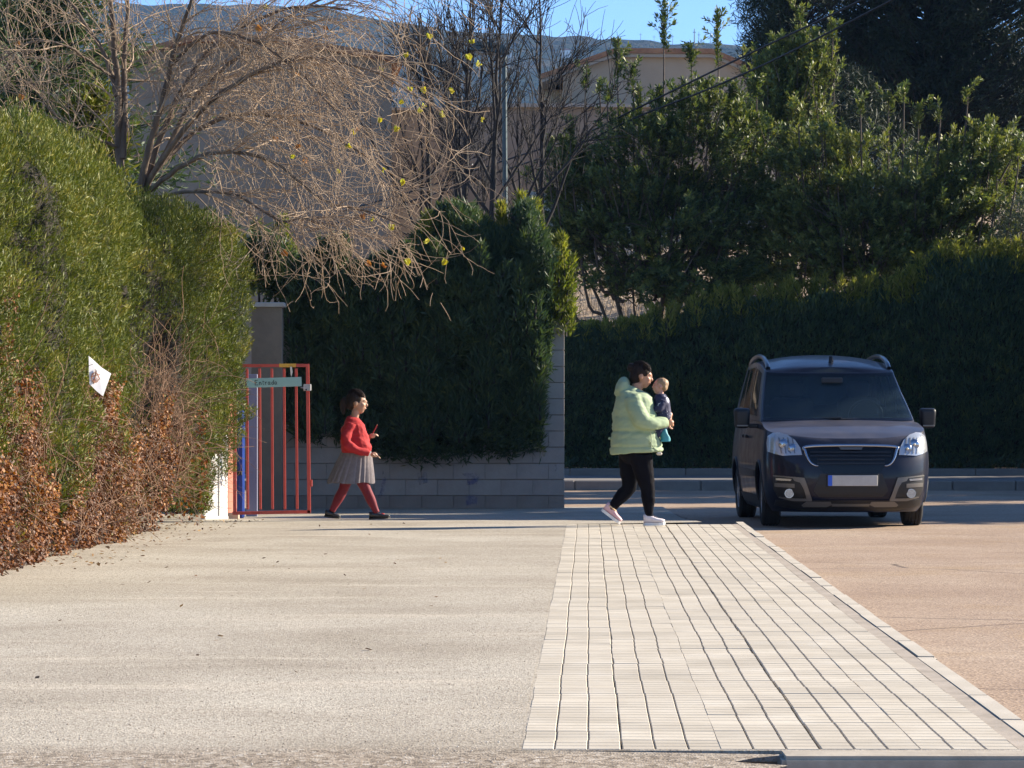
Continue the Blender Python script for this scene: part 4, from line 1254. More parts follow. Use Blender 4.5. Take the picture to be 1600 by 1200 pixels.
# ---------------- bare trees
MLEAFY = foliage('yellow_leaf', [(0, (.35, .26, .02)), (.5, (.50, .44, .03)), (1, (.45, .50, .06))], trans=.4, tcol=(1, 1, .6), clump=.1)
MLEAFO = foliage('orange_leaf', [(0, (.30, .12, .03)), (1, (.48, .22, .05))], trans=.3, tcol=(1, 1, .8), clump=.1)
MTREE = simple('bare_tree_bark', (.065, .045, .033), .85, col2=(.17, .12, .08), nscale=7, bscale=22, bstr=.7, bdist=.015, stretch=(1, 1, .3))
MTWIGP = simple('pale_twigs', (.24, .16, .10), .75, col2=(.42, .31, .205), nscale=5)
def big_bare_tree():
    rg = np.random.default_rng(91)
    Yt = 33.8
    b = P(212, 800, Yt); b.z = 0
    root = empty('bare_tree', b, 0, 'large bare tree with drooping tangled twigs rising behind the left hedge', 'tree')
    o = np.array(b)
    S = F / Yt
    T, W_ = Tubes(), Tubes()
    class W:
        """twigs, cut off where they would hang lower than they do"""
        @staticmethod
        def add(p, r, k):
            low = np.nonzero(p[:, 2] + o[2] < 2.22 + .25 * math.sin(p[0, 0] * 9))[0]
            if len(low):
                if low[0] < 3: return
                p, r = p[:low[0]], r[:low[0]]
            W_.add(p, r, k)
    def px(pts):
        return [np.array(P(x, y, Yt + dy)) for x, y, dy in pts]
    limbs = [
        (px([(212, 800, 0), (214, 600, 0), (212, 420, 0), (208, 320, 0)]), 19, 15),
        (px([(208, 330, 0), (188, 255, 0), (182, 170, 0), (176, 90, -.1), (170, -40, -.2), (165, -180, -.2)]), 12, 5),
        (px([(183, 150, 0), (165, 95, .1), (135, 45, .2), (105, 8, .3), (60, -50, .4)]), 7, 3),
        (px([(190, 250, 0), (196, 160, .1), (200, 90, .2), (208, 0, .3), (215, -120, .4)]), 9, 4),
        (px([(212, 330, 0), (225, 255, -.1), (248, 175, -.2), (268, 90, -.4), (290, 10, -.6), (310, -90, -.8)]), 10, 4),
        (px([(215, 320, 0), (240, 240, .1), (270, 160, .2), (310, 90, .2), (370, 45, .2), (450, 15, .1), (540, 20, 0)]), 9, 3),
        (px([(225, 300, 0), (262, 235, -.3), (320, 170, -.6), (400, 120, -.9), (480, 95, -1.1), (580, 115, -1.2), (660, 160, -1.3)]), 8, 2.4),
        (px([(240, 270, .1), (300, 215, .4), (380, 185, .6), (470, 195, .8), (560, 240, .9), (640, 300, 1.0)]), 7, 2.2),
        (px([(228, 300, 0), (280, 262, -.4), (350, 235, -.8), (430, 255, -1.1), (500, 305, -1.4), (570, 325, -1.5), (640, 350, -1.6)]), 6.5, 2.2),
        (px([(230, 290, 0), (300, 160, .2), (370, 90, .3), (430, 40, .3), (520, -10, .3), (620, -30, .2)]), 7, 2.2),
        (px([(240, 310, 0), (300, 300, -.5), (370, 305, -.9), (430, 345, -1.2), (470, 340, -1.4), (515, 352, -1.4)]), 4.5, 1.8),
        (px([(185, 230, 0), (140, 215, -.3), (90, 190, -.5), (40, 130, -.6), (0, 80, -.7)]), 4, 1.6),
        (px([(178, 120, 0), (120, 80, -.5), (60, 70, -.8), (0, 110, -1)]), 4, 1.5),
        (px([(176, 245, 0), (130, 235, .3), (80, 200, .4), (30, 190, .5)]), 3, 1.4),
        (px([(268, 100, -.3), (330, 60, -.6), (400, 75, -.9), (480, 130, -1.1), (540, 190, -1.2)]), 4.5, 1.7)]
    curves = []
    for k, (pts, r0, r1) in enumerate(limbs):
        m = 26
        c = curve_pts(pts, m)
        if k: c = c + np.cumsum(rg.normal(size=(m, 3)) * .008, 0)
        rr = np.linspace(r0 * 1.3, r1, m) / S * .5
        if k == 0: rr = rr * 1.1
        T.add(c - o, rr * (1 + .10 * np.sin(np.arange(m) * 2.3)), 9)
        if k: curves.append((c, rr, k))
    tips = []
    for c, rr, k in curves:
        right = c[-1][0] > c[0][0] + .4
        n2 = 39 if right else 22
        if k in (1, 3): n2 = 20
        for j in range(n2):
            i = int((.22 + .78 * rg.random()) * (len(c) - 2))
            t = c[min(i + 1, len(c) - 1)] - c[i]; t /= np.linalg.norm(t)
            d = t * .9 + rg.normal(size=3) * .55 + np.array([.25 if right else -.1, 0, .05])
            L = (.5 + 1.0 * rg.random()) * (1.0 if right else .8)
            g = -.25 - .55 * rg.random() if right else -.2
            s = walk(c[i], d, L, 10, rg, .22, g, .25)
            r = min(rr[i] * .6, .012) * (.5 + .5 * rg.random())
            W.add(s - o, np.linspace(r, .0025, 10), 4)
            tips.append(s[-1])
            for q in range(rg.integers(4, 9) if right else 4):
                i2 = rg.integers(2, 9)
                t2 = s[min(i2 + 1, 9)] - s[i2]; t2 /= np.linalg.norm(t2)
                d2 = t2 + rg.normal(size=3) * .6
                L2 = .25 + .6 * rg.random()
                s2 = walk(s[i2], d2, L2, 8, rg, .25, -.9 if right else -.4, 1.4)
                # the ends curl up again
                s2[:, 2] += .22 * L2 * (np.linspace(0, 1, 8) ** 3) * rg.random() * 2
                W.add(s2 - o, np.linspace(.0036, .0019, 8), 3)
                tips.append(s2[-1])
                if rg.random() < .5:
                    i3 = rg.integers(2, 7)
                    s3 = walk(s2[i3], rg.normal(size=3) + [.3, 0, 0], .15 + .25 * rg.random(), 6, rg, .3, -.9, .8)
                    W.add(s3 - o, np.linspace(.0032, .0018, 6), 3)
                    tips.append(s3[-1])
    link('trunk', T.mesh('trunk'), MTREE, root)
    tag(link('crown', W_.mesh('crown'), MTWIGP, root), kind='stuff')
    # the few yellow leaves that are left
    tips = np.array(tips)
    tx, ty = pxy(tips)
    def leaf_mesh(mat):
        V, Fc = [], []
        for a, s in ((0, 1.0), (1.3, .85), (-1.2, .8)):
            ca, sa = math.cos(a), math.sin(a)
            pr = [(0, 0, 0), (.018, .02, .008), (.03, .006, .05), (.0, -.004, .075), (-.028, .006, .045), (-.016, .02, .01)]
            o_ = len(V)
            V += [((x * ca + y * sa) * s + .012 * a, (y * ca - x * sa) * s, -z * s) for x, y, z in pr]
            Fc.append([o_, o_ + 1, o_ + 2, o_ + 3]); Fc.append([o_, o_ + 3, o_ + 4, o_ + 5])
        me = mesh_py('leaf', V, Fc); me.materials.append(mat)
        face_attr(me, 'rnd', np.linspace(.2, .9, len(Fc))); return me
    ly, lo = leaf_mesh(MLEAFY), leaf_mesh(MLEAFO)
    spots = [(670, 52), (634, 82), (736, 62), (730, 84), (750, 97), (595, 107), (640, 135), (660, 136), (702, 141), (630, 157), (664, 163), (658, 170), (691, 175), (754, 186), (594, 184), (622, 197), (553, 202), (545, 228), (546, 226), (630, 280), (600, 265), (668, 374), (697, 405), (722, 387), (612, 350), (580, 342), (635, 404), (460, 243), (415, 8), (530, 265)]
    for k, (x, y) in enumerate(spots):
        j = np.argmin((tx - x) ** 2 + (ty - y) ** 2)
        p = tips[j].copy()
        far_ = math.hypot(tx[j] - x, ty[j] - y)
        l = bpy.data.objects.new('leaf', ly); COL.objects.link(l); l.parent = root
        tp = np.array(P(x, y, p[1]))
        l.location = tp - o
        l.rotation_euler = rg.normal(size=3) * .7
        s = .72 + .4 * rg.random(); l.scale = (s, s, s)
        if far_ > 4:
            Wm = Tubes(); a = tips[j] - o; e = tp - o
            Wm.add(curve_pts([a, (a + e) / 2 + [0, 0, .05], e], 7), np.linspace(.004, .0025, 7), 3)
            link('twig', Wm.mesh('twig'), MTWIGP, root)
    for (x, y) in [(505, 45), (466, 110), (400, 42), (470, 250), (440, 390), (430, 215), (565, 340), (600, 408), (568, 405), (30, 65), (35, 145), (465, 225), (560, 205)]:
        j = np.argmin((tx - x) ** 2 + (ty - y) ** 2)
        l = bpy.data.objects.new('leaf', lo); COL.objects.link(l); l.parent = root
        l.location = tips[j] - o; l.rotation_euler = rg.normal(size=3) * .8
big_bare_tree()

def upright_tree(label, px_, Y, h_px, seed, spread=1.0, lean=0.0, n1=9):
    rg = np.random.default_rng(seed)
    b = np.array(P(px_, 800, Y)); b[2] = -.1
    root = empty('bare_tree', b, 0, label, 'tree', 'tall dark bare trees before the houses')
    T, W = Tubes(), Tubes()
    top = HC + (HOR - h_px) / F * Y
    tr = curve_pts([[0, 0, 0], [lean * .1, 0, top * .3], [lean * .3, 0, top * .5], [lean * .6, .1, top * .75], [lean, 0, top]], 20)
    tr = tr + np.cumsum(rg.normal(size=tr.shape) * .018, 0) * np.array([1, 1, 0])
    T.add(tr, np.linspace(.10, .010, 20), 7)
    for k in range(n1):
        f = .38 + .55 * (k + rg.random()) / n1
        p = np.array([np.interp(f, np.linspace(0, 1, 20), tr[:, i]) for i in range(3)])
        a = rg.random() * 6.283
        d = np.array([math.cos(a) * .55 * spread, math.sin(a) * .55, .9])
        L = (top - p[2]) * (.55 + .4 * rg.random())
        s = walk(p, d, L, 12, rg, .14, .12, .05)
        r = .038 * (1.1 - f) + .010
        T.add(s, np.linspace(r, .006, 12), 5)
        for q in range(11):
            i = rg.integers(2, 11)
            t = s[i] - s[i - 1]; t /= np.linalg.norm(t)
            s2 = walk(s[i], t + rg.normal(size=3) * .42 + [0, 0, .25], .35 + .9 * rg.random(), 8, rg, .18, .15, .2)
            W.add(s2, np.linspace(.0085, .0045, 8), 3)
            for w in range(4):
                i2 = rg.integers(1, 7)
                s3 = walk(s2[i2], (s2[i2] - s2[i2 - 1]) / np.linalg.norm(s2[i2] - s2[i2 - 1]) + rg.normal(size=3) * .45 + [0, 0, .2], .2 + .45 * rg.random(), 6, rg, .2, .1, .3)
                W.add(s3, np.linspace(.0065, .0038, 6), 3)
    link('trunk', T.mesh('trunk'), MBARKD, root)
    tag(link('crown', W.mesh('crown'), MBARKD, root), kind='stuff')
upright_tree('tall dark bare tree in front of the lamp post, its trunk forking low', 768, 50, -60, 101, 1.1, .15, 11)
upright_tree('bare dark tree with leaning trunk left of the lamp post', 700, 51, -30, 102, 1.0, .45, 10)
upright_tree('slim dark bare tree at the corner of the brown house', 672, 52, 10, 103, .8, -.15, 9)
upright_tree('bare dark tree just left of the gabled house', 838, 52, -20, 104, .9, -.05, 9)
upright_tree('thin bare sapling between the leaning tree and the slim tree', 730, 54, 30, 105, .7, -.2, 8)
# ================================================================== WALL, GATE, LAMP, CABLES, PAPER
def block_wall():
    Yf = 40.3
    x1 = P(882, 700, Yf).x; x0 = -3.0
    zb, zt = -.14, P(882, 478, Yf).z
    w = empty('block_wall', ((x0 + x1) / 2, Yf, zb), 0, 'grey concrete block wall under the overhanging dark hedge, with faint blue paint marks', 'wall')
    o = Vector(w.location)
    mj = simple('block_mortar', (.25, .22, .19), .95, col2=(.31, .275, .24), nscale=4)
    mats = [simple('concrete_block', (.30, .262, .225), .9, col2=(.37, .325, .285), nscale=2.2, bscale=26, bstr=.5, bdist=.01),
            simple('concrete_block_pale', (.32, .283, .245), .9, col2=(.39, .345, .305), nscale=2.6, bscale=26, bstr=.5, bdist=.01),
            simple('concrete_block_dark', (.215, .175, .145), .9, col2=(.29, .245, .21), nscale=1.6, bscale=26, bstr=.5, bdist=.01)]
    MB().box(((x0 + x1) / 2 - o.x, .11, (zt - zb) / 2), (x1 - x0 - .02, .16, zt - zb - .02)).build('core', mj, w)
    bms = {}
    rg = np.random.default_rng(5)
    courses = [(0, .205)]
    z = .21
    while z < zt - zb - .05:
        courses.append((z, .196)); z += .2035
    for ci, (z0, h) in enumerate(courses):
        offx = 0 if ci % 2 else .2
        n = 10
        xr = x1
        first = True
        while xr > x0 + .05:
            wd_ = .2 if (first and offx) else .4
            first = False
            if ci > 6 and xr < x1 - .5: break
            wd_ = min(wd_, xr - x0)
            key = (round(wd_, 2), h)
            if key not in bms:
                bms[key] = MB().box((0, 0, 0), (wd_ - .003, .2, h - .001), bev=.0035).mesh('block')
                bms[key].materials.append(mats[0])
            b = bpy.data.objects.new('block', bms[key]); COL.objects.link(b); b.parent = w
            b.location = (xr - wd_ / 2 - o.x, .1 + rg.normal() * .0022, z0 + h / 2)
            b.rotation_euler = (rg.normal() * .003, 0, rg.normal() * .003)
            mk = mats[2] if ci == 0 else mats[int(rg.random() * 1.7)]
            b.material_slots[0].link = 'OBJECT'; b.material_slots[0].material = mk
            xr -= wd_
    # paint marks
    def paint(name, px_, col, pts, lab):
        m, t, b = newmat(name)
        b.inputs['Base Color'].default_value = (*col, 1); b.inputs['Roughness'].default_value = .8
        v = vec_scaled(t, (1, 1, 1)); f = noise(t, v, 14, 5, .7)
        tr = t.nodes.new('ShaderNodeBsdfTransparent'); mx = t.nodes.new('ShaderNodeMixShader')
        t.links.new(ramp(t, f, [(.42, (0, 0, 0)), (.62, (.42, .42, .42))]), mx.inputs[0])
        t.links.new(tr.outputs[0], mx.inputs[1]); t.links.new(b.outputs[0], mx.inputs[2])
        t.links.new(mx.outputs[0], t.nodes['Material Output'].inputs['Surface'])
        V = [P(x, y, Yf - .012) - o for x, y in pts]
        me = mesh_py(name, V, [list(range(len(V)))])
        x = link('paint_mark', me, m, w); tag(x, lab)
    paint('blue_paint', 0, (.05, .09, .35), [(722, 740), (748, 739), (749, 745), (745, 757), (729, 758), (730, 750), (727, 745)], 'faint blue smear in the middle of the wall')
    paint('blue_paint_low', 0, (.05, .09, .35), [(727, 774), (746, 774), (745, 790), (729, 790)], 'faint blue smear low on the wall')
    paint('blue_paint_small', 0, (.06, .14, .35), [(652, 739), (667, 738), (668, 754), (655, 758)], 'small pale blue smear')
    paint('blue_paint_arc', 0, (.05, .09, .35), [(598, 734), (603, 748), (601, 766), (595, 778), (590, 778), (595, 765), (597, 748)], 'curved blue stroke beside the girl')
    paint('yellow_paint', 0, (.5, .36, .05), [(847, 700), (853, 700), (852, 713), (848, 713)], 'small yellow dab near the wall end')
    paint('blue_tick', 0, (.05, .09, .30), [(866, 726), (869, 725), (871, 733), (868, 737), (867, 735), (869, 732)], 'thin blue tick near the wall end')
    return w
block_wall()

# gate surround on the far side: pillar, lavender board, blue post
MRED = simple('red_gate_paint', (.50, .060, .040), .45, col2=(.58, .085, .055), nscale=9, bscale=40, bstr=.1, bdist=.002)
MWHITE = simple('white_wall_paint', (.74, .72, .68), .8, col2=(.66, .63, .58), nscale=4, bscale=30, bstr=.3, bdist=.006)
MSTEEL = simple('dull_steel', (.32, .31, .30), .45, metal=.7)

def gate_pillar():
    Y = 39.6
    m = simple('shaded_pillar_render', (.25, .20, .15), .9, col2=(.19, .15, .115), nscale=3, bscale=25, bstr=.3, bdist=.008)  # render darkened to hold the deep shade behind the gate
    a, b = P(393, 480, Y), P(441, 480, Y)
    g = empty('gate_pillar', ((a.x + b.x) / 2, Y, -.12), 0, 'beige rendered gate pillar with a flat cap, half hidden by the overhanging hedge', 'pillar')
    h = a.z + .12
    MB().box((0, .19, h / 2), (b.x - a.x, .38, h), bev=.008).build('shaft', m, g)
    cap = MB().box((0, .19, h + .03), (b.x - a.x + .07, .46, .06), bev=.01)
    cap.build('cap', simple('cap_concrete', (.44, .41, .38), .85, col2=(.52, .49, .45), nscale=4), g)
gate_pillar()

def lavender_board():
    Y = 37.2
    a, b = P(384.5, 600, Y), P(402, 600, Y)
    g = tag(MB().box((0, .03, .83), (b.x - a.x, .05, 1.70), bev=.004).build('door_leaf', simple('lavender_grey_paint', (.22, .225, .33), .6, col2=(.26, .265, .36), nscale=3)),
            'tall narrow lavender grey door leaf behind the red gate', 'door')
    g.location = ((a.x + b.x) / 2, Y, -.12)
    Y = 36.6
    a, b = P(369, 700, Y), P(383.5, 700, Y)
    m = simple('blue_plastic', (.010, .045, .26), .35, col2=(.015, .06, .32), nscale=5)
    mb = MB()
    zt = P(0, 641, Y).z + .1
    x0 = b.x - a.x
    e = empty('blue_post', ((a.x + b.x) / 2, Y, -.10), 0, 'deep blue post standing behind the gate hinge', 'post')
    MB().box((0, 0, zt * .5), (x0 * .78, .10, zt), bev=.02).build('shaft', m, e)
    MB().box((-x0 * .05, -.06, zt * .42), (x0 * .5, .05, .05), bev=.008).build('clasp', simple('dark_clasp', (.02, .02, .025), .5), e)
    T = Tubes()
    T.add(curve_pts([P(373, 642, Y - .08) - Vector(e.location), P(370, 655, Y - .1) - Vector(e.location), P(376, 668, Y - .1) - Vector(e.location), P(375, 682, Y - .08) - Vector(e.location)], 14), .004, 5)
    link('cord', T.mesh('cord'), MWHITE, e)
lavender_board()

def white_post():
    Y = 35.2
    a, b, c = P(319, 800, Y), P(338, 800, Y), P(354.5, 800, Y)
    e = empty('gate_post', ((a.x + c.x) / 2, Y, -.06), 0, 'white painted gate post at the end of the green hedge, a chain down its side', 'post')
    ox = e.location.x
    rt = Matrix.Rotation(R(52), 3, 'Z'); wk = 1 / math.cos(R(52))
    tn = math.tan(R(52))
    MB().box((-.018, .12, .78), ((c.x - a.x) * wk * .93, .04, 1.7), rt, bev=.006).build('jamb', simple('white_jamb_paint', (.80, .79, .76), .7, col2=(.70, .68, .64), nscale=6, lo=.5, hi=.75), e)
    nrm = Vector((math.sin(R(52)), -math.cos(R(52)), 0)) * .022
    MB().box((b.x - ox + nrm.x, .14 + (b.x - ox) * tn + nrm.y, .55), (.016, .008, 1.1), rt).build('groove_strip', MSTEEL, e)
    MB().box((-.02, .12, -.03), ((c.x - a.x) * wk * .95, .07, .12), rt, bev=.01).build('foot', MWHITE, e)
    # chain hanging down the jamb
    x = P(353, 0, Y + .19).x - ox
    T = Tubes()
    n = 22
    for k in range(n):
        z = 1.12 - k * .034
        th = np.linspace(0, 2 * math.pi, 11)
        r1, r2 = .010, .022
        if k % 2: p = np.stack([x + .008 * math.sin(k * .6) + r1 * np.cos(th), np.full(11, .19), z + r2 * np.sin(th)], 1)
        else: p = np.stack([np.full(11, x + .008 * math.sin(k * .6)), 0.19 + r1 * np.cos(th), z + r2 * np.sin(th)], 1)
        T.add(p, .0042, 5)
    ch = link('chain', T.mesh('chain'), simple('rusty_chain', (.16, .12, .10), .5, metal=.5), None)
    ch.location = e.location
    tag(ch, 'rusty chain hanging down the white gate post', 'chain')
    return e
white_post()

def red_gate():
    Y = 35.85
    hinge = P(366, 800, Y); lead = P(484, 800, Y)
    zb, zt = P(0, 800, Y).z, P(0, 571.5, Y).z
    g = empty('red_gate', (hinge.x, Y, 0), 0, 'open red tubular metal gate with six upright bars', 'gate')
    ox = hinge.x
    w = lead.x - hinge.x
    t_ = .032
    def bar(xa, xb, z0, z1, name='bar', s=t_):
        MB().sqbar((xa, 0, z0), (xb, 0, z1), s).build(name, MRED, g)
    tops = [183, 262, 338, 415, 490]
    bots = [188, 267, 343, 420, 497]
    S = F / Y
    for a, b in zip(tops, bots):
        bar((340 + a / 4 - 366) / S, (340 + b / 4 - 366) / S, zt - .03, zb + .03, s=.027)
    bar(.0, .006, zt - .02, zb, 'hinge_stile', .036)
    bar((340 + 562 / 4 - 366) / S, (340 + 572 / 4 - 366) / S, zt + .015, zb - .01, 'lock_stile', .036)
    MB().sqbar((-.016, 0, zt), ((340 + 572 / 4 - 366) / S, 0, zt + .004), .034).build('top_rail', MRED, g)
    MB().sqbar((-.02, 0, zb - .014), ((340 + 580 / 4 - 366) / S, 0, zb + .002), .036).build('bottom_rail', MRED, g)
    MB().box(((340 + 586 / 4 - 366) / S, -.005, P(0, 755, Y).z), (.022, .03, .075), bev=.003).build('catch', MRED, g)
    # lock box with its bolt
    lb = MB().box((P(480.5, 0, Y).x - ox, -.03, P(0, 605.5, Y).z), (.085, .06, .075), bev=.006).build('lock_box', simple('grey_lock', (.48, .46, .44), .5, col2=(.36, .34, .33), nscale=20), g)
    MB().bar((P(470, 0, Y).x - ox, -.045, P(0, 605.5, Y).z), (P(480, 0, Y).x - ox, -.045, P(0, 606, Y).z), .008, 8).build('bolt', MSTEEL, g)
    MB().bar((P(479, 0, Y).x - ox, -.072, P(0, 609, Y).z), (P(479, 0, Y).x - ox, -.055, P(0, 609, Y).z), .009, 10).build('keyhole', simple('black_hole', (.01, .01, .01), .5), lb)
    # yellow tape wound round the top rail and the white rag tied there
    MB().box((P(449.5, 0, Y).x - ox, 0, zt + .003), (.19, .040, .040), bev=.004).build('tape', simple('yellow_tape', (.75, .42, .05), .6, col2=(.62, .30, .04), nscale=14), g)
    T = MB()
    zr = P(0, 573, Y).z
    xs = P(455, 0, Y).x - ox
    pr = [(-.010, 0), (.010, 0), (.014, -.03), (.018, -.06), (.008, -.10), (.004, -.115), (-.004, -.09), (-.008, -.05)]
    T.prism([(xs + a, zr + b) for a, b in pr], -.028, -.022)
    T.build('rag', simple('white_rag', (.72, .68, .58), .9), g)
    # salmon coloured side plate of the gate's post
    e = empty('hinge_post', (P(360, 0, 35.9).x, 35.95, -.08), 0, 'salmon painted steel hinge post between the white post and the red gate', 'post')
    MB().box((0, .06, .72), (.135, .03, 1.34), Matrix.Rotation(R(50), 3, 'Z'), bev=.003).build('plate', simple('salmon_paint', (.62, .24, .165), .55, col2=(.55, .20, .13), nscale=6), e)
    MB().box((0.02, .05, .03), (.14, .10, .08), bev=.008).build('foot', simple('pale_footing', (.55, .45, .34), .9), e)
    # hand-lettered board
    s0, s1 = P(384.5, 607.0, Y - .05), P(471, 589.5, Y - .05)
    bw, bh = s1.x - s0.x, .105
    b = tag(MB().box((0, 0, 0), (bw, .012, bh), bev=.002).build('gate_sign', simple('pale_teal_board', (.30, .47, .42), .7, col2=(.34, .50, .45), nscale=3)),
            'pale teal board hand lettered Entrada fixed across the red gate', 'sign')
    b.location = ((s0.x + s1.x) / 2, Y - .028, P(0, 597.5, Y).z)
    b.rotation_euler = (0, R(-1.6), 0)
    strokes = {
        'E': [[(.62, 1), (0, 1), (0.02, .5), (.5, .52)], [(0.02, .5), (0, 0), (.7, .02)]],
        'n': [[(0, .6), (.08, 0)], [(.05, .42), (.3, .62), (.45, .3), (.46, 0)]],
        't': [[(.2, 1), (.2, .1), (.38, 0)], [(0, .66), (.45, .68)]],
        'r': [[(0, .6), (.05, 0)], [(.04, .4), (.2, .6), (.36, .55)]],
        'a': [[(.42, .55), (.12, .58), (0, .25), (.2, 0), (.42, .22), (.44, .58), (.44, .1), (.56, 0)]],
        'd': [[(.42, .5), (.15, .56), (0, .25), (.2, 0), (.42, .2)], [(.46, 1), (.44, 0)]]}
    x = -bw * .34; hgt = .052
    T = MB()
    for ch in 'Entrada':
        for st in strokes[ch]:
            for (a0, b0), (a1, b1) in zip(st[:-1], st[1:]):
                p = Vector((x + a0 * hgt * .95, -.0076, b0 * hgt - .024)); q = Vector((x + a1 * hgt * .95, -.0076, b1 * hgt - .024))
                T.sqbar(p, q, .0062, .0022)
        x += (max(c[0] for s_ in strokes[ch] for c in s_) + .24) * hgt * .95
    T.build('lettering', simple('black_marker', (.02, .025, .03), .6), b)
red_gate()

def paper():
    Y = 26.2
    c = P(155.5, 588, Y)
    c.x = left_hedge_face(Y) + .36
    Yp = (c.x * F) / (155.5 - CX)
    Y = Yp; c = P(155.5, 588, Y)
    S = F / Y
    q = [(140, 556.5), (149, 565), (158, 574), (172, 583.5), (166, 602), (160.5, 619), (151, 611), (141, 600)]
    front = [P(x, y, Y) - c for x, y in q]
    for k, v in enumerate(front): v.y += .006 * math.sin(k * 1.1) + v.x * .75
    m = simple('white_paper', (.80, .79, .80), .8)
    mb = MB()
    n = len(front)
    ctr = Vector((0, -.003, 0))
    V = front + [ctr] + [v + Vector((0, .004, 0)) for v in front] + [ctr + Vector((0, .004, 0))]
    Fc = [(i, (i + 1) % n, n) for i in range(n)] + [(n + 1 + (i + 1) % n, n + 1 + i, 2 * n + 1) for i in range(n)] + [(i, n + 1 + i, n + 1 + (i + 1) % n, (i + 1) % n) for i in range(n)]
    mb.faces(V, Fc)
    o = tag(mb.build('paper_sheet', m), 'creased white sheet with a brown circle drawing stuck on the near hedge', 'paper')
    o.location = c
    ink = simple('brown_ink', (.30, .12, .06), .7)
    T = Tubes()
    L = lambda pts: np.array([tuple(P(x, y, Y) - c + Vector((0, (P(x, y, Y) - c).x * .75 - .012, 0))) for x, y in pts])
    th = np.linspace(.3, 6.0, 18)
    T.add(L([(149.5 + 5.2 * math.cos(a), 590 + 7.5 * math.sin(a)) for a in th]), .004, 4)
    T.add(L([(147.5, 600), (149.5, 590), (151, 577), (153, 585), (156.5, 593)]), .004, 4)
    T.add(L([(145, 589), (150, 586), (156, 585)]), .0035, 4)
    T.add(L([(150, 596), (153, 592), (150, 590), (147, 594), (151, 598)]), .003, 4)
    link('drawing', T.mesh('drawing'), ink, o)
paper()

def street_lamp():
    Y = 50.6
    m = simple('grey_green_steel', (.055, .088, .10), .5, metal=.1)
    b = P(791, 800, Y)
    g = empty('street_lamp', (b.x, Y, -.1), 0, 'grey green street lamp with a flat lantern reaching left over the bare trees', 'street lamp')
    zt = P(0, 74, Y).z + .1
    MB().bar((0, 0, 0), (-.03, 0, zt), .055, 12, .036).build('pole', m, g)
    MB().bar((0, 0, 0), (0, 0, .9), .08, 12, .075).build('base', m, g)
    S = F / Y
    f = lambda x, y: ((x - 791) / S, P(0, y, Y).z + .1)
    hd = MB().prism([f(734, 79), f(741, 69), (f(752, 65)), f(783, 70), f(795, 77), f(796, 84), f(786, 85), f(752, 80)], -.13, .13).build('lantern', m, g)
    MB().prism([f(743, 80.6), f(783, 85.5), f(782, 87), f(746, 83)], -.10, .10).build('diffuser', simple('lamp_glass', (.35, .36, .36), .3), hd)
street_lamp()

def cables():
    m = simple('black_cable', (.012, .012, .014), .6)
    for k, pts in enumerate([[(1480, -70, 50), (1330, 8, 52), (1200, 70, 54), (1100, 118, 55.5), (1000, 167, 57), (900, 215, 58.5), (800, 247, 60), (640, 300, 62.5), (480, 345, 65)],
                             [(1480, -45, 50.5), (1330, 33, 52.3), (1200, 98, 54.2), (1100, 142, 55.8), (1000, 181, 57), (900, 228, 58.5), (800, 262, 60), (640, 315, 62.5), (480, 362, 65)]]):
        T = Tubes()
        c = curve_pts([P(*p) for p in pts], 60)
        T.add(c, .017, 6)
        o = tag(link('overhead_cable', T.mesh('overhead_cable'), m), ['upper of the two black cables crossing in front of the gable', 'lower of the two black cables crossing in front of the gable'][k], 'cable', 'overhead cables')
cables()
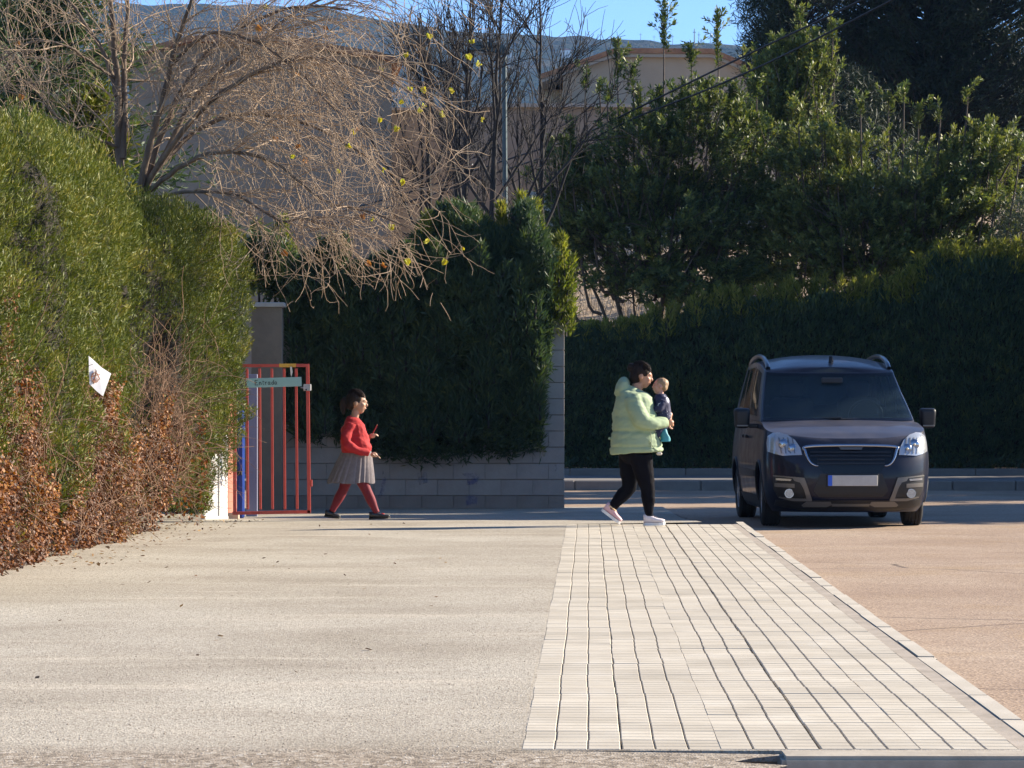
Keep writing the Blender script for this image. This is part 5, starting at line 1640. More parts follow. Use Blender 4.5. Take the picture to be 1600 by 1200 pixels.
# ================================================================== THE VAN
def make_car():
    LEN, WB0, WB1 = 4.38, .92, 3.65
    MPAINT, t, b = newmat('dark_blue_grey_paint')
    v = vec_scaled(t, (1, 1, 1))
    dust = noise(t, v, 3.5, 6, .7)
    b.inputs['Base Color'].default_value = (.020, .023, .038, 1)
    geo = N_(t, 'ShaderNodeNewGeometry'); sep = N_(t, 'ShaderNodeSeparateXYZ'); t.links.new(geo.outputs['Normal'], sep.inputs[0])
    dust_and_sheen = mathn(t, 'MULTIPLY', mathn(t, 'POWER', mathn(t, 'MAXIMUM', sep.outputs['Z'], 0.0), 1.5), ramp(t, dust, [(.3, (.30, .30, .30)), (.7, (.62, .62, .62))]))  # dust on upward faces, with sky and sun sheen mixed into its tone
    clean = ramp(t, dust, [(.3, (.0035, .006, .019)), (.75, (.010, .012, .026))])
    t.links.new(mixc(t, dust_and_sheen, clean, (.135, .125, .135)), b.inputs['Base Color'])
    b.inputs['Metallic'].default_value = .0; b.inputs['Roughness'].default_value = .38
    t.links.new(ramp(t, dust, [(.3, (.30, .30, .30)), (.75, (.5, .5, .5))]), b.inputs['Roughness'])
    b.inputs['Coat Weight'].default_value = .35; b.inputs['Coat Roughness'].default_value = .04; b.inputs['Specular IOR Level'].default_value = .15; b.inputs['Coat Roughness'].default_value = .08
    MBLK = simple('black_plastic', (.006, .006, .0075), .5, col2=(.010, .010, .012), nscale=12, bscale=160, bstr=.1, bdist=.001)
    MGLOSS = simple('gloss_black', (.004, .004, .006), .2, spec=.35)
    MCHR = simple('chrome', (.38, .40, .45), .18, metal=1.0)
    MSAT = simple('satin_silver_plastic', (.16, .15, .138), .4, metal=.4)
    MRUB = simple('tyre_rubber', (.008, .008, .009), .85, col2=(.018, .017, .016), nscale=8)
    MALL = simple('alloy_wheel', (.30, .30, .31), .35, metal=.8)
    MINT = simple('dark_interior', (.030, .032, .036), .8, col2=(.045, .046, .05), nscale=6)
    MGL, t, b = newmat('windscreen_glass')
    b.inputs['Base Color'].default_value = (.032, .052, .064, 1); b.inputs['Roughness'].default_value = .03
    b.inputs['Specular IOR Level'].default_value = .7
    tr = t.nodes.new('ShaderNodeBsdfTransparent'); tr.inputs[0].default_value = (.62, .74, .74, 1)
    mx = t.nodes.new('ShaderNodeMixShader'); mx.inputs[0].default_value = .38
    t.links.new(tr.outputs[0], mx.inputs[1]); t.links.new(b.outputs[0], mx.inputs[2])
    t.links.new(mx.outputs[0], t.nodes['Material Output'].inputs['Surface'])
    MLENS, t, b = newmat('lamp_lens')
    b.inputs['Base Color'].default_value = (.8, .85, .9, 1); b.inputs['Roughness'].default_value = .04
    b.inputs['Specular IOR Level'].default_value = 1.0
    tr = t.nodes.new('ShaderNodeBsdfTransparent'); tr.inputs[0].default_value = (.93, .95, .97, 1)
    mx = t.nodes.new('ShaderNodeMixShader')
    fr = t.nodes.new('ShaderNodeFresnel'); fr.inputs[0].default_value = 1.55
    mx.inputs[0].default_value = .10
    gl = t.nodes.new('ShaderNodeBsdfGlossy'); gl.inputs['Roughness'].default_value = .05
    t.links.new(tr.outputs[0], mx.inputs[1]); t.links.new(gl.outputs[0], mx.inputs[2])
    t.links.new(mx.outputs[0], t.nodes['Material Output'].inputs['Surface'])

    YF = 34.15
    root = empty('parked_van', ((1330.5 - CX) / F * YF, YF, -.125), R(1.3), 'dark blue grey family van with roof rails standing on the road, seen from its front', 'van')

    # ---- shape functions (x across, y back from the nose, z up)
    belt = lambda y: np.interp(y, [0, .12, .3, .6, 1.0, 1.25, 2.5, 4.0, 4.38], [.93, .955, 1.0, 1.065, 1.125, 1.135, 1.16, 1.19, 1.19])
    def hw(z): return np.interp(z, [.17, .24, .32, .45, .62, .78, .92, 1.05, 1.2], [.80, .845, .872, .893, .905, .905, .892, .872, .85])
    def yf(z): return np.interp(z, [.17, .22, .28, .36, .46, .58, .68, .76, .84, .90, .95, 1.05, 1.15], [.16, .10, .05, .015, .0, .0, .012, .03, .06, .10, .17, .36, .6])
    NEX, CF = 2.7, .60
    def Fy(x, z):
        w = hw(z)
        s = np.clip(np.abs(x) / w, 0, .9999)
        bow = CF * (1 - np.sqrt(np.maximum(0, 1 - s ** NEX)) ** (2 / NEX))
        zn = z
        for _ in range(8):
            y = yf(zn) + bow
            zn = .17 + (z - .17) * .76 / (belt(y) - .17)
        return yf(zn) + bow
    th = np.linspace(0, math.pi / 2, 15)
    def half(z):
        w = hw(z)
        x = [w * math.sin(a) ** (2 / NEX) for a in th]; y = [yf(z) + CF * (1 - math.cos(a) ** (2 / NEX)) for a in th]
        ys = np.linspace(y[-1], LEN - .42, 30)[1:]
        x += [w * (1 - .012 * ((yy - 2) / 2) ** 2) for yy in ys]; y += list(ys)
        wr = x[-1]
        for a in np.linspace(0, math.pi / 2, 9)[1:]:
            x.append(wr * math.cos(a) ** (2 / 5)); y.append(LEN - .42 + (.42 + (.03 if z > .3 else -.02)) * math.sin(a) ** (2 / 5))
        return np.array(x), np.array(y)
    tt = np.array([0, .05, .1, .16, .24, .32, .40, .5, .6, .7, .8, .88, .95, 1.0])
    rows = []
    for k in tt:
        zn = .17 + k * .76
        x, y = half(zn)
        z = .17 + k * (belt(y) - .17)
        x = hw(z) / hw(zn) * x if k > .0 else x
        rows.append(np.stack([x, y, z], 1))
    G = np.array(rows)                                  # rows, cols, 3
    nr, nc = G.shape[:2]
    bm = bmesh.new()
    def grid(G_, keep=None):
        vs_ = [[bm.verts.new(p) for p in r] for r in G_]
        for i in range(len(G_) - 1):
            for j in range(len(G_[0]) - 1):
                if keep is None or keep(i, j):
                    try: bm.faces.new((vs_[i][j], vs_[i][j + 1], vs_[i + 1][j + 1], vs_[i + 1][j]))
                    except ValueError: pass
    for sgn in (1, -1):
        grid(G * np.array([sgn, 1, 1]))
    # bonnet and shoulder: from the belt inwards
    top = G[-1]
    ncap = int(np.searchsorted(top[:, 1], 1.35))
    M = 17
    cap = []
    for j in range(nc):
        x0, y0, z0 = top[j]
        f = np.linspace(-1, 1, M)
        yy = np.full(M, y0)
        crown = np.interp(y0, [.15, .3, .7, 1.2, 4.3], [.0, .02, .035, .03, .0])
        cap.append(np.stack([f * x0, yy, z0 + crown * (1 - np.abs(f) ** 2.4)], 1))
    cap = np.array(cap)
    grid(cap)
    bmesh.ops.remove_doubles(bm, verts=bm.verts, dist=.0015)
    bmesh.ops.dissolve_degenerate(bm, edges=bm.edges, dist=.0005)
    bmesh.ops.recalc_face_normals(bm, faces=bm.faces)
    # underside closes the shell, so that the wheel arches can be cut
    ed = [e for e in bm.edges if e.is_boundary]
    bmesh.ops.holes_fill(bm, edges=ed, sides=0)
    bmesh.ops.recalc_face_normals(bm, faces=bm.faces)
    me = bpy.data.meshes.new('body'); bm.to_mesh(me); bm.free()
    body = link('body', me, MPAINT, root)
    cut = MB()
    for y in (WB0, WB1):
        for s in (-1, 1):
            cut.bar((s * .58, y, .325), (s * 1.1, y, .325), .375, 40)
    co = cut.build('cutter', MBLK)
    co.parent = root
    md = body.modifiers.new('b', 'BOOLEAN'); md.object = co; md.solver = 'EXACT'; md.operation = 'DIFFERENCE'
    bake(body)
    bpy.data.objects.remove(co, do_unlink=True)
    autosmooth(body, 30)

    # ---- cabin
    def gh(s, t):
        """s: 0-1 windscreen centre to corner, 1-2 side, 2-3 rear; t: 0 belt to 1 roof edge"""
        t = np.asarray(t, float); s = np.asarray(s, float)
        n = 3.0
        wb, wt = .855, .725
        tb = t ** 1.25
        w = wb + (wt - wb) * tb
        f0 = .98 + (1.86 - .98) * t ** .95; c = .30 - .12 * t
        r1 = 4.36 - .16 * t
        a = np.clip(s, 0, 1) * math.pi / 2
        xf = w * np.sin(a) ** (2 / n); y_f = f0 + c * (1 - np.maximum(np.cos(a), 0) ** (2 / n))
        ss = np.clip(s - 1, 0, 1)
        ys_ = (f0 + c) + ss * (r1 - .3 - f0 - c)
        ar = np.clip(s - 2, 0, 1) * math.pi / 2
        xr = w * np.maximum(np.cos(ar), 0) ** (2 / 4.5); yr = r1 - .3 + .3 * np.sin(ar) ** (2 / 4.5)
        x = np.where(s <= 1, xf, np.where(s <= 2, w, xr))
        y = np.where(s <= 1, y_f, np.where(s <= 2, ys_, yr))
        zt = np.interp(y, [1.7, 2.0, 2.5, 3.0, 3.7, 4.3], [1.66, 1.715, 1.79, 1.82, 1.80, 1.74])
        zb = belt(y) + .004
        return np.stack([x, y, zb + (zt - zb) * t], -1)
    WS = .80
    S = np.concatenate([np.linspace(0, WS, 14), np.linspace(WS, 1.0, 5)[1:], [1.06], np.linspace(1.10, 1.40, 8), [1.425], np.linspace(1.45, 1.72, 7), [1.745], np.linspace(1.77, 1.92, 4), [2.0], np.linspace(2.0, 3.0, 9)[1:]])
    Tt = np.array([0, .05, .10, .2, .35, .5, .65, .8, .90, .955, 1.0])
    Sg, Tg = np.meshgrid(S, Tt)
    Gc = gh(Sg, Tg)
    sm = (S[:-1] + S[1:]) / 2; tm = (Tt[:-1] + Tt[1:]) / 2
    def window(i, j):
        s_, t_ = sm[j], tm[i]
        if s_ < WS and .05 < t_ < .955: return 'windscreen'
        if 1.10 < s_ < 1.40 and .10 < t_ < .90: return 'front_side'
        if 1.45 < s_ < 1.72 and .10 < t_ < .90: return 'rear_side'
        if 1.77 < s_ < 1.92 and .2 < t_ < .90: return 'quarter'
        if 2.25 < s_ and .2 < t_ < .9: return 'rear'
        return None
    bm = bmesh.new()
    for sgn in (1, -1):
        grid(Gc * np.array([sgn, 1, 1]), keep=lambda i, j: window(i, j) is None)
    # roof skin
    edge = Gc[-1]
    rf = []
    for j in range(len(S)):
        x0, y0, z0 = edge[j]
        f = np.linspace(-1, 1, 15)
        cr = np.interp(y0, [1.8, 2.2, 3.2, 4.3], [.055, .085, .085, .05])
        rf.append(np.stack([f * x0, np.full(15, y0), z0 + cr * (1 - np.abs(f) ** 2.2)], 1))
    grid(np.array(rf))
    bmesh.ops.remove_doubles(bm, verts=bm.verts, dist=.001)
    bmesh.ops.recalc_face_normals(bm, faces=bm.faces)
    me = bpy.data.meshes.new('cabin'); bm.to_mesh(me); bm.free()
    autosmooth(link('cabin', me, MPAINT, root), 40)
    # panes, a touch outside the frame
    def pane(name, s0, s1, t0, t1, off, mirror, mat=MGL, ns=12, nt_=10, both=False):
        s, t_ = np.meshgrid(np.linspace(s0, s1, ns), np.linspace(t0, t1, nt_))
        g = gh(s, t_)
        e = 1e-3
        n = np.cross(gh(s + e, t_) - gh(s - e, t_), gh(s, t_ + e) - gh(s, t_ - e)); n = unit(n) * np.array([1, 1, 1])
        sg = np.sign((n * np.array([0, -1, .3])).sum(-1, keepdims=True)) if s1 <= 1 else np.sign(n[..., :1])
        g = g + n * sg * off
        gs = [g]
        if both:
            g2 = g[:, ::-1] * np.array([-1, 1, 1]); g = np.concatenate([g2[:, :-1], g], 1); gs = [g]
        elif mirror:
            gs = [g * np.array([-1, 1, 1])]
        bm_ = MB()
        for q in gs:
            nr_, nc_ = q.shape[:2]
            bm_.faces(q.reshape(-1, 3), [(i * nc_ + j, i * nc_ + j + 1, (i + 1) * nc_ + j + 1, (i + 1) * nc_ + j) for i in range(nr_ - 1) for j in range(nc_ - 1)])
        return bm_.build(name, mat, root, True)
    ws = pane('windscreen', 0.0005, WS, .045, .955, .004, False, both=True, ns=16)
    fr_ = None
    # black band printed round the glass
    for (a, b_, c, d) in ((0.0005, WS, .02, .075), (0.0005, WS, .925, .975)):
        o = pane('windscreen_band', a, b_, c, d, .006, False, MGLOSS, both=True, ns=16, nt_=3); o.parent = ws
    for mir in (False, True):
        o = pane('windscreen_band', WS - .035, WS + .015, .02, .975, .0065, mir, MGLOSS, ns=3); o.parent = ws
        pane('side_window', 1.095, 1.405, .09, .91, .004, mir); pane('side_window', 1.445, 1.725, .09, .91, .004, mir); pane('side_window', 1.765, 1.925, .19, .91, .004, mir)
        o = pane('door_pillar', 1.405, 1.445, .03, .93, .003, mir, MGLOSS, ns=3)
        o = pane('door_pillar', 1.725, 1.765, .03, .93, .003, mir, MGLOSS, ns=3)
    pane('rear_window', 2.2, 2.9995, .19, .91, .003, False, both=True)

    # ---- things laid on the nose: polygons in x,z wrapped round the front
    def patch(name, poly, off, mat, parent=root, thick=.012, cell=.03, mirror=False, smooth=True):
        """a plate of the outline poly (x,z), following the nose at height off"""
        bm_ = bmesh.new()
        poly = [(-x, z) for x, z in poly] if mirror else poly
        vs_ = [bm_.verts.new((x, 0, z)) for x, z in poly]
        f = bm_.faces.new(vs_)
        # slice into a fine grid so that it can bend
        xs = [p[0] for p in poly]; zs = [p[1] for p in poly]
        for k in np.arange(min(xs) + cell, max(xs), cell):
            bmesh.ops.bisect_plane(bm_, geom=bm_.verts[:] + bm_.edges[:] + bm_.faces[:], plane_co=(k, 0, 0), plane_no=(1, 0, 0))
        for k in np.arange(min(zs) + cell, max(zs), cell):
            bmesh.ops.bisect_plane(bm_, geom=bm_.verts[:] + bm_.edges[:] + bm_.faces[:], plane_co=(0, 0, k), plane_no=(0, 0, 1))
        r = bmesh.ops.extrude_face_region(bm_, geom=bm_.faces[:])
        back = [v_ for v_ in r['geom'] if isinstance(v_, bmesh.types.BMVert)]
        for v_ in bm_.verts: v_.co.y = Fy(v_.co.x, v_.co.z) - off
        for v_ in back: v_.co.y += thick
        bmesh.ops.recalc_face_normals(bm_, faces=bm_.faces)
        m_ = bpy.data.meshes.new(name); bm_.to_mesh(m_); bm_.free()
        o = link(name, m_, mat, parent)
        return autosmooth(o, 40)
    # grille: black hollow, slats, chrome hook
    gr = patch('grille', [(-.47, .86), (.47, .86), (.47, .76), (.36, .665), (.30, .59), (-.30, .59), (-.36, .665), (-.47, .76)], .006, MGLOSS)
    for z in (.815, .775, .735, .695):
        wv = .43 if z > .75 else .36
        patch('slat', [(-wv, z + .008), (wv, z + .008), (wv, z - .008), (-wv, z - .008)], .016, MBLK, gr)
    hook = [(-.355, .672), (-.385, .672), (-.43, .70), (-.465, .755), (-.488, .83), (-.49, .868), (-.25, .884), (.25, .884), (.49, .868), (.488, .83), (.465, .755), (.43, .70), (.385, .672), (.355, .672)]
    T = Tubes()
    hp = curve_pts([(x, Fy(np.array(x), np.array(z)) - .022, z) for x, z in hook], 70)
    T.add(hp, np.interp(np.linspace(0, 1, 70), [0, .12, .3, .7, .88, 1], [.006, .012, .017, .017, .012, .006]), 8)
    link('chrome_frame', T.mesh('chrome_frame'), MCHR, gr)
    patch('badge_bar', [(-.13, .868), (.13, .868), (.11, .842), (-.11, .842)], .026, MSAT, gr)
    # lower intake and number plate
    lo = patch('lower_intake', [(-.33, .585), (.33, .585), (.40, .40), (.34, .335), (-.34, .335), (-.40, .40)], .006, MBLK)
    pl = MB().box((0, 0, 0), (.53, .014, .115), bev=.004).build('number_plate', simple('plate_white', (.44, .41, .37), .45, col2=(.52, .49, .44), nscale=7), root)
    pl.location = (.01, -.028, .512)
    MB().box((-.243, -.0085, 0), (.044, .004, .112)).build('blue_band', simple('plate_blue', (.02, .10, .55), .35), pl)
    pp = simple('plate_grey', (.20, .18, .17), .5)
    MB().box((0, .012, 0), (.56, .012, .135), bev=.004).build('plate_holder', MBLK, pl)
    # skid plates and black lower bumper
    patch('bumper_skirt', [(-.78, .30), (.78, .30), (.79, .235), (.5, .185), (-.5, .185), (-.79, .235)], .012, MBLK, thick=.03)
    for mir in (False, True):
        patch('skid_plate', [(.22, .285), (.47, .285), (.52, .245), (.50, .225), (.26, .225), (.20, .25)], .020, MSAT, mirror=mir)
    patch('skid_bar', [(-.20, .262), (.20, .262), (.20, .232), (-.20, .232)], .018, MSAT)
    for mir in (False, True):
        sg = -1 if mir else 1
        # fog lamp pocket with its silver surround
        pk = patch('lamp_pocket', [(.46, .46), (.50, .545), (.815, .57), (.81, .42), (.76, .325), (.60, .300), (.43, .300)], .005, MBLK, mirror=mir)
        patch('pocket_trim', [(.415, .30), (.50, .54), (.815, .566), (.815, .553), (.62, .535), (.60, .505), (.545, .49), (.51, .43), (.485, .36), (.475, .318), (.60, .318), (.75, .335), (.755, .322), (.61, .288), (.42, .288)], .016, MSAT, pk, mirror=mir)
        patch('light_strip', [(.63, .527), (.79, .535), (.79, .512), (.64, .505)], .014, MCHR, pk, mirror=mir)
        patch('trim_bar', [(.60, .475), (.80, .482), (.80, .440), (.60, .432)], .012, MSAT, pk, mirror=mir)
        x = sg * .655; z = .372
        fl = MB().bar((x, Fy(x, z) - .030, z), (x, Fy(x, z) + .03, z), .050, 20).build('fog_lamp', MCHR, pk)
        MB().bar((x, Fy(x, z) - .034, z), (x, Fy(x, z) - .030, z), .043, 20).build('fog_lens', simple('pebbled_lens', (.60, .57, .50), .15, col2=(.42, .40, .36), nscale=40, coat=1), fl)
        # headlamp: chrome bowl with two reflectors under a clear lens
        hl = [(.52, .785), (.535, .86), (.585, .945), (.66, 1.0), (.74, 1.025), (.80, 1.02), (.852, .985), (.868, .91), (.865, .82), (.80, .795), (.72, .775), (.64, .780)]
        h = patch('headlight', hl, .010, simple('lamp_bowl', (.62, .60, .58), .2, metal=.3), mirror=mir, thick=.03)
        ctr = (sum(p[0] for p in hl) / len(hl), sum(p[1] for p in hl) / len(hl))
        for (bx, bz, br) in ((.615, .850, .055), (.70, .895, .060)):
            X_ = sg * bx; yy = Fy(X_, bz) - .010
            MB().ball((X_, yy + .012, bz), br, (1, .45, 1), 14, 10).build('reflector', MCHR, h, True)
            MB().ball((X_, yy - .020, bz), .014, (1, 1.2, 1), 8, 6).build('bulb', simple('bulb_glass', (.7, .62, .45), .2), h, True)
        for q in range(4):
            xx = .59 + q * .045
            patch('fin', [(xx, .80), (xx + .012, .80), (xx + .03, .97), (xx + .018, .97)], .020, MSAT, h, thick=.006, mirror=mir)
        patch('turn_signal', [(.785, .83), (.855, .84), (.856, .96), (.80, 1.0), (.785, .93)], .016, simple('signal_lens', (.62, .60, .58), .25, metal=.2), h, mirror=mir)
        patch('lens', hl, .030, MLENS, h, thick=.003, mirror=mir)
        # shut lines and side trim
        def strip(name, y0, z0, y1, z1, w_, off=.004, mat=MBLK):
            n = 14
            yy = np.linspace(y0, y1, n); zz = np.linspace(z0, z1, n)
            V, Fc = [], []
            hor = abs(y1 - y0) > abs(z1 - z0)
            for k in range(n):
                a = (yy[k], zz[k] - w_ / 2) if hor else (yy[k] - w_ / 2, zz[k])
                c_ = (yy[k], zz[k] + w_ / 2) if hor else (yy[k] + w_ / 2, zz[k])
                for (q, zq) in (a, c_):
                    fr0 = yf(zq) + CF
                    xq = hw(zq) * (1 - .012 * ((q - 2) / 2) ** 2) if q > fr0 else hw(zq) * max(0, 1 - (1 - (q - yf(zq)) / CF) ** NEX) ** (1 / NEX)
                    V.append((sg * (xq + off), q, zq))
                if k: Fc.append((2 * k - 2, 2 * k - 1, 2 * k + 1, 2 * k))
            me_ = mesh_py(name, V, Fc, True)
            o = link(name, me_, mat, root)
            return o
        strip('door_seam', 1.36, .30, 1.30, 1.10, .008); strip('door_seam', 2.42, .30, 2.42, 1.13, .008); strip('door_seam', 3.2, .75, 3.3, 1.15, .008)
        strip('side_moulding', 1.42, .56, 3.2, .56, .075, .010, MBLK)
        strip('sill_trim', 1.33, .27, 3.22, .27, .10, .010, MBLK)
        for y in (2.24, 2.62):
            MB().box((sg * .915, y, .97), (.03, .17, .035), bev=.008).build('door_handle', MBLK, root)
        # wheel arch lips
        for y in (WB0, WB1):
            T = Tubes()
            a = np.linspace(-.15, math.pi + .15, 26)
            pts = []
            for q in a:
                yy = y + .385 * math.cos(q); zz = .325 + .385 * math.sin(q)
                fr0 = yf(zz) + CF
                xq = hw(zz) if yy > fr0 else hw(zz) * max(0, 1 - (1 - (yy - yf(zz)) / CF) ** NEX) ** (1 / NEX)
                pts.append((sg * (xq - .004), yy, max(zz, .2)))
            T.add(np.array(pts), .018, 6)
            link('arch_trim', T.mesh('arch_trim'), MBLK, root)
        # mirrors
        mrr = MB()
        mo = link('mirror', bpy.data.meshes.new('mirror'), MBLK, root)
        bm_ = bmesh.new()
        bmesh.ops.create_cube(bm_, size=1)
        for v_ in bm_.verts: v_.co = Vector((v_.co.x * .20, v_.co.y * .13, v_.co.z * .235))
        for v_ in bm_.verts:
            if v_.co.z < 0: v_.co.x *= .86; v_.co.y *= .8
            if v_.co.y < 0: v_.co.x *= .85; v_.co.z *= .88
        bmesh.ops.bevel(bm_, geom=bm_.edges[:], offset=.045, segments=4, affect='EDGES', profile=.6)
        bm_.to_mesh(mo.data); bm_.free(); mo.data.polygons.foreach_set('use_smooth', [True] * len(mo.data.polygons))
        if len(mo.data.materials) == 0: mo.data.materials.append(MBLK)
        mo.location = (sg * 1.035, 1.42, 1.175)
        MB().box((-sg * .135, .03, -.085), (.12, .05, .05), bev=.012).build('mirror_arm', MBLK, mo)
        MB().box((0, -.058, -.083), (.13, .012, .02), bev=.004).build('repeater', MSAT, mo)
        # roof rail
        T = Tubes()
        rp = []
        for (yy, up) in ((2.02, .0), (2.12, .03), (2.3, .048), (2.6, .055), (3.1, .055), (3.6, .05), (3.9, .04), (4.02, .0)):
            zz = np.interp(yy, [1.7, 2.0, 2.5, 3.0, 3.7, 4.3], [1.66, 1.715, 1.79, 1.82, 1.80, 1.74])
            rp.append((sg * (.685 - .02 * up), yy, zz + .018 + up))
        T.add(curve_pts(rp, 40), .027, 8)
        link('roof_rail', T.mesh('roof_rail'), simple('rail_black', (.03, .032, .04), .3, coat=.5), root)
    # wheels
    prof = [(.195, -.085), (.235, -.098), (.275, -.104), (.305, -.096), (.318, -.082)]
    for g_ in (-.055, -.02, .02, .055):
        prof += [(.323, g_ - .013), (.323, g_ - .006), (.313, g_ - .005), (.313, g_ + .005), (.323, g_ + .006)]
    prof += [(.323, .072), (.318, .082), (.305, .096), (.275, .104), (.235, .098), (.195, .085)]
    def wheel(x, y, rot):
        sg = 1 if x > 0 else -1
        e = bpy.data.objects.new('wheel', None); COL.objects.link(e); e.parent = root; e.location = (x, y, .323); e.rotation_euler = (0, 0, rot)
        n = 44
        a = np.arange(n) * 2 * math.pi / n
        pr = np.array(prof)
        V = np.stack([np.repeat(pr[:, 1][:, None], n, 1), pr[:, 0][:, None] * np.cos(a), pr[:, 0][:, None] * np.sin(a)], -1).reshape(-1, 3)
        i = np.arange(len(pr) - 1)[:, None] * n; j = np.arange(n)[None, :]
        Q = np.stack([i + j, i + (j + 1) % n, i + n + (j + 1) % n, i + n + j], -1).reshape(-1, 4)
        autosmooth(link('tyre', mesh_np('tyre', V, Q), MRUB, e), 40)
        rm = MB()
        rm.bar((sg * .00, 0, 0), (sg * .03, 0, 0), .20, 30).bar((sg * .03, 0, 0), (sg * .088, 0, 0), .055, 16, .045)
        for k in range(5):
            for d in (-.13, .13):
                q = k * 2 * math.pi / 5 + d
                rm.sqbar((sg * .075, .03 * math.cos(q), .03 * math.sin(q)), (sg * .070, .19 * math.cos(q), .19 * math.sin(q)), .032, .03)
        rm.build('rim', MALL, e)
        T = Tubes(); q = np.linspace(0, 2 * math.pi, 40)
        T.add(np.stack([np.full(40, sg * .08), .195 * np.cos(q), .195 * np.sin(q)], 1), .012, 6)
        link('rim_edge', T.mesh('rim_edge'), MALL, e)
    for y in (WB0, WB1):
        for s in (-1, 1):
            wheel(s * .775, y, R(-2.5) if y == WB0 else 0)
    MB().box((0, 2.2, .24), (1.15, 3.7, .10)).build('underbody', MBLK, root)
    # cabin contents
    MB().box((0, 1.62, 1.05), (1.45, .5, .16), bev=.05).build('dashboard', MINT, root, True)
    for s in (-1, 1):
        st = MB().box((s * .38, 2.35, 1.08), (.48, .14, .66), bev=.05).build('seat', MINT, root, True)
        MB().box((s * .38, 2.36, 1.50), (.26, .09, .19), bev=.035).build('headrest', MINT, st, True)
        MB().bar((s * .38 - .05, 2.36, 1.36), (s * .38 - .05, 2.36, 1.44), .008, 6).build('headrest_post', MCHR, st)
    MB().box((0, 3.3, 1.02), (1.3, .16, .62), bev=.05).build('rear_seat', MINT, root, True)
    T = Tubes(); a = np.linspace(0, 2 * math.pi, 30)
    T.add(np.stack([.40 + .185 * np.cos(a), 1.86 - .06 * np.sin(a), 1.20 + .175 * np.sin(a)], 1), .016, 8)
    sw = link('steering_wheel', T.mesh('steering_wheel'), simple('wheel_leather', (.05, .05, .055), .35, coat=.4), root)
    MB().box((.40, 1.87, 1.20), (.30, .03, .05), bev=.01).build('spoke', MINT, sw)
    MB().box((.0, 1.70, 1.60), (.24, .03, .065), bev=.012).build('inner_mirror', MINT, root)
    # wipers, roof aerial
    for (x0, x1, z1) in ((-.62, .02, 1.185), (.02, .60, 1.185)):
        p0 = gh(np.array(abs(x0) ** 1.5 / .8), np.array(.0)); 
        MB().bar((x0, 1.02 + .22 * abs(x0), 1.165), (x1, 1.02 + .2 * abs(x1), 1.18), .010, 6).build('wiper', MBLK, root)
    ae = MB().prism([(0, 0), (.13, 0), (.05, .075), (.03, .08)], -.018, .018)
    o = ae.build('aerial', MBLK, root); o.location = (.02, 2.05, 1.795); o.rotation_euler = (0, 0, R(70))
    return root
make_car()
# ================================================================== PEOPLE
def loft(rings, k=16):
    """closed tube through rings (centre, rx across the view axis y, rz in the walking plane), manifold"""
    Cn = np.array([r[0] for r in rings], float)
    T = unit(np.gradient(Cn, axis=0))
    V, Fc = [], []
    Yax = np.array([0, 1, 0.])
    for c, t, r in zip(Cn, T, rings):
        side = unit(np.cross(Yax, t)[None])[0] if abs(t[1]) < .95 else np.array([1, 0, 0.])
        yx = np.cross(t, side)
        for a in np.arange(k) * 2 * math.pi / k:
            ca, sa = math.cos(a), math.sin(a)
            e = .85
            ca = math.copysign(abs(ca) ** e, ca); sa = math.copysign(abs(sa) ** e, sa)
            V.append(c + side * r[1] * ca + yx * r[2] * sa)
    n = len(rings)
    for i in range(n - 1):
        for j in range(k):
            Fc.append((i * k + j, i * k + (j + 1) % k, (i + 1) * k + (j + 1) % k, (i + 1) * k + j))
    V.append(Cn[0]); V.append(Cn[-1])
    for j in range(k):
        Fc.append((j, n * k, (j + 1) % k)); Fc.append(((n - 1) * k + (j + 1) % k, n * k + 1, (n - 1) * k + j))
    return V, Fc

def dense(rings, m=None):
    """smooth the rings by a curve through them"""
    m = m or len(rings) * 4
    A = np.array([[*r[0], r[1], r[2]] for r in rings], float)
    t = np.linspace(0, len(rings) - 1, m)
    An = np.vstack([2 * A[0] - A[1], A, 2 * A[-1] - A[-2]])
    i = np.minimum(t.astype(int), len(rings) - 2); f = (t - i)[:, None]
    a, b, c, d = An[i], An[i + 1], An[i + 2], An[i + 3]
    o = .5 * ((2 * b) + (-a + c) * f + (2 * a - 5 * b + 4 * c - d) * f ** 2 + (-a + 3 * b - 3 * c + d) * f ** 3)
    return [((x[0], x[1], x[2]), max(x[3], .002), max(x[4], .002)) for x in o]

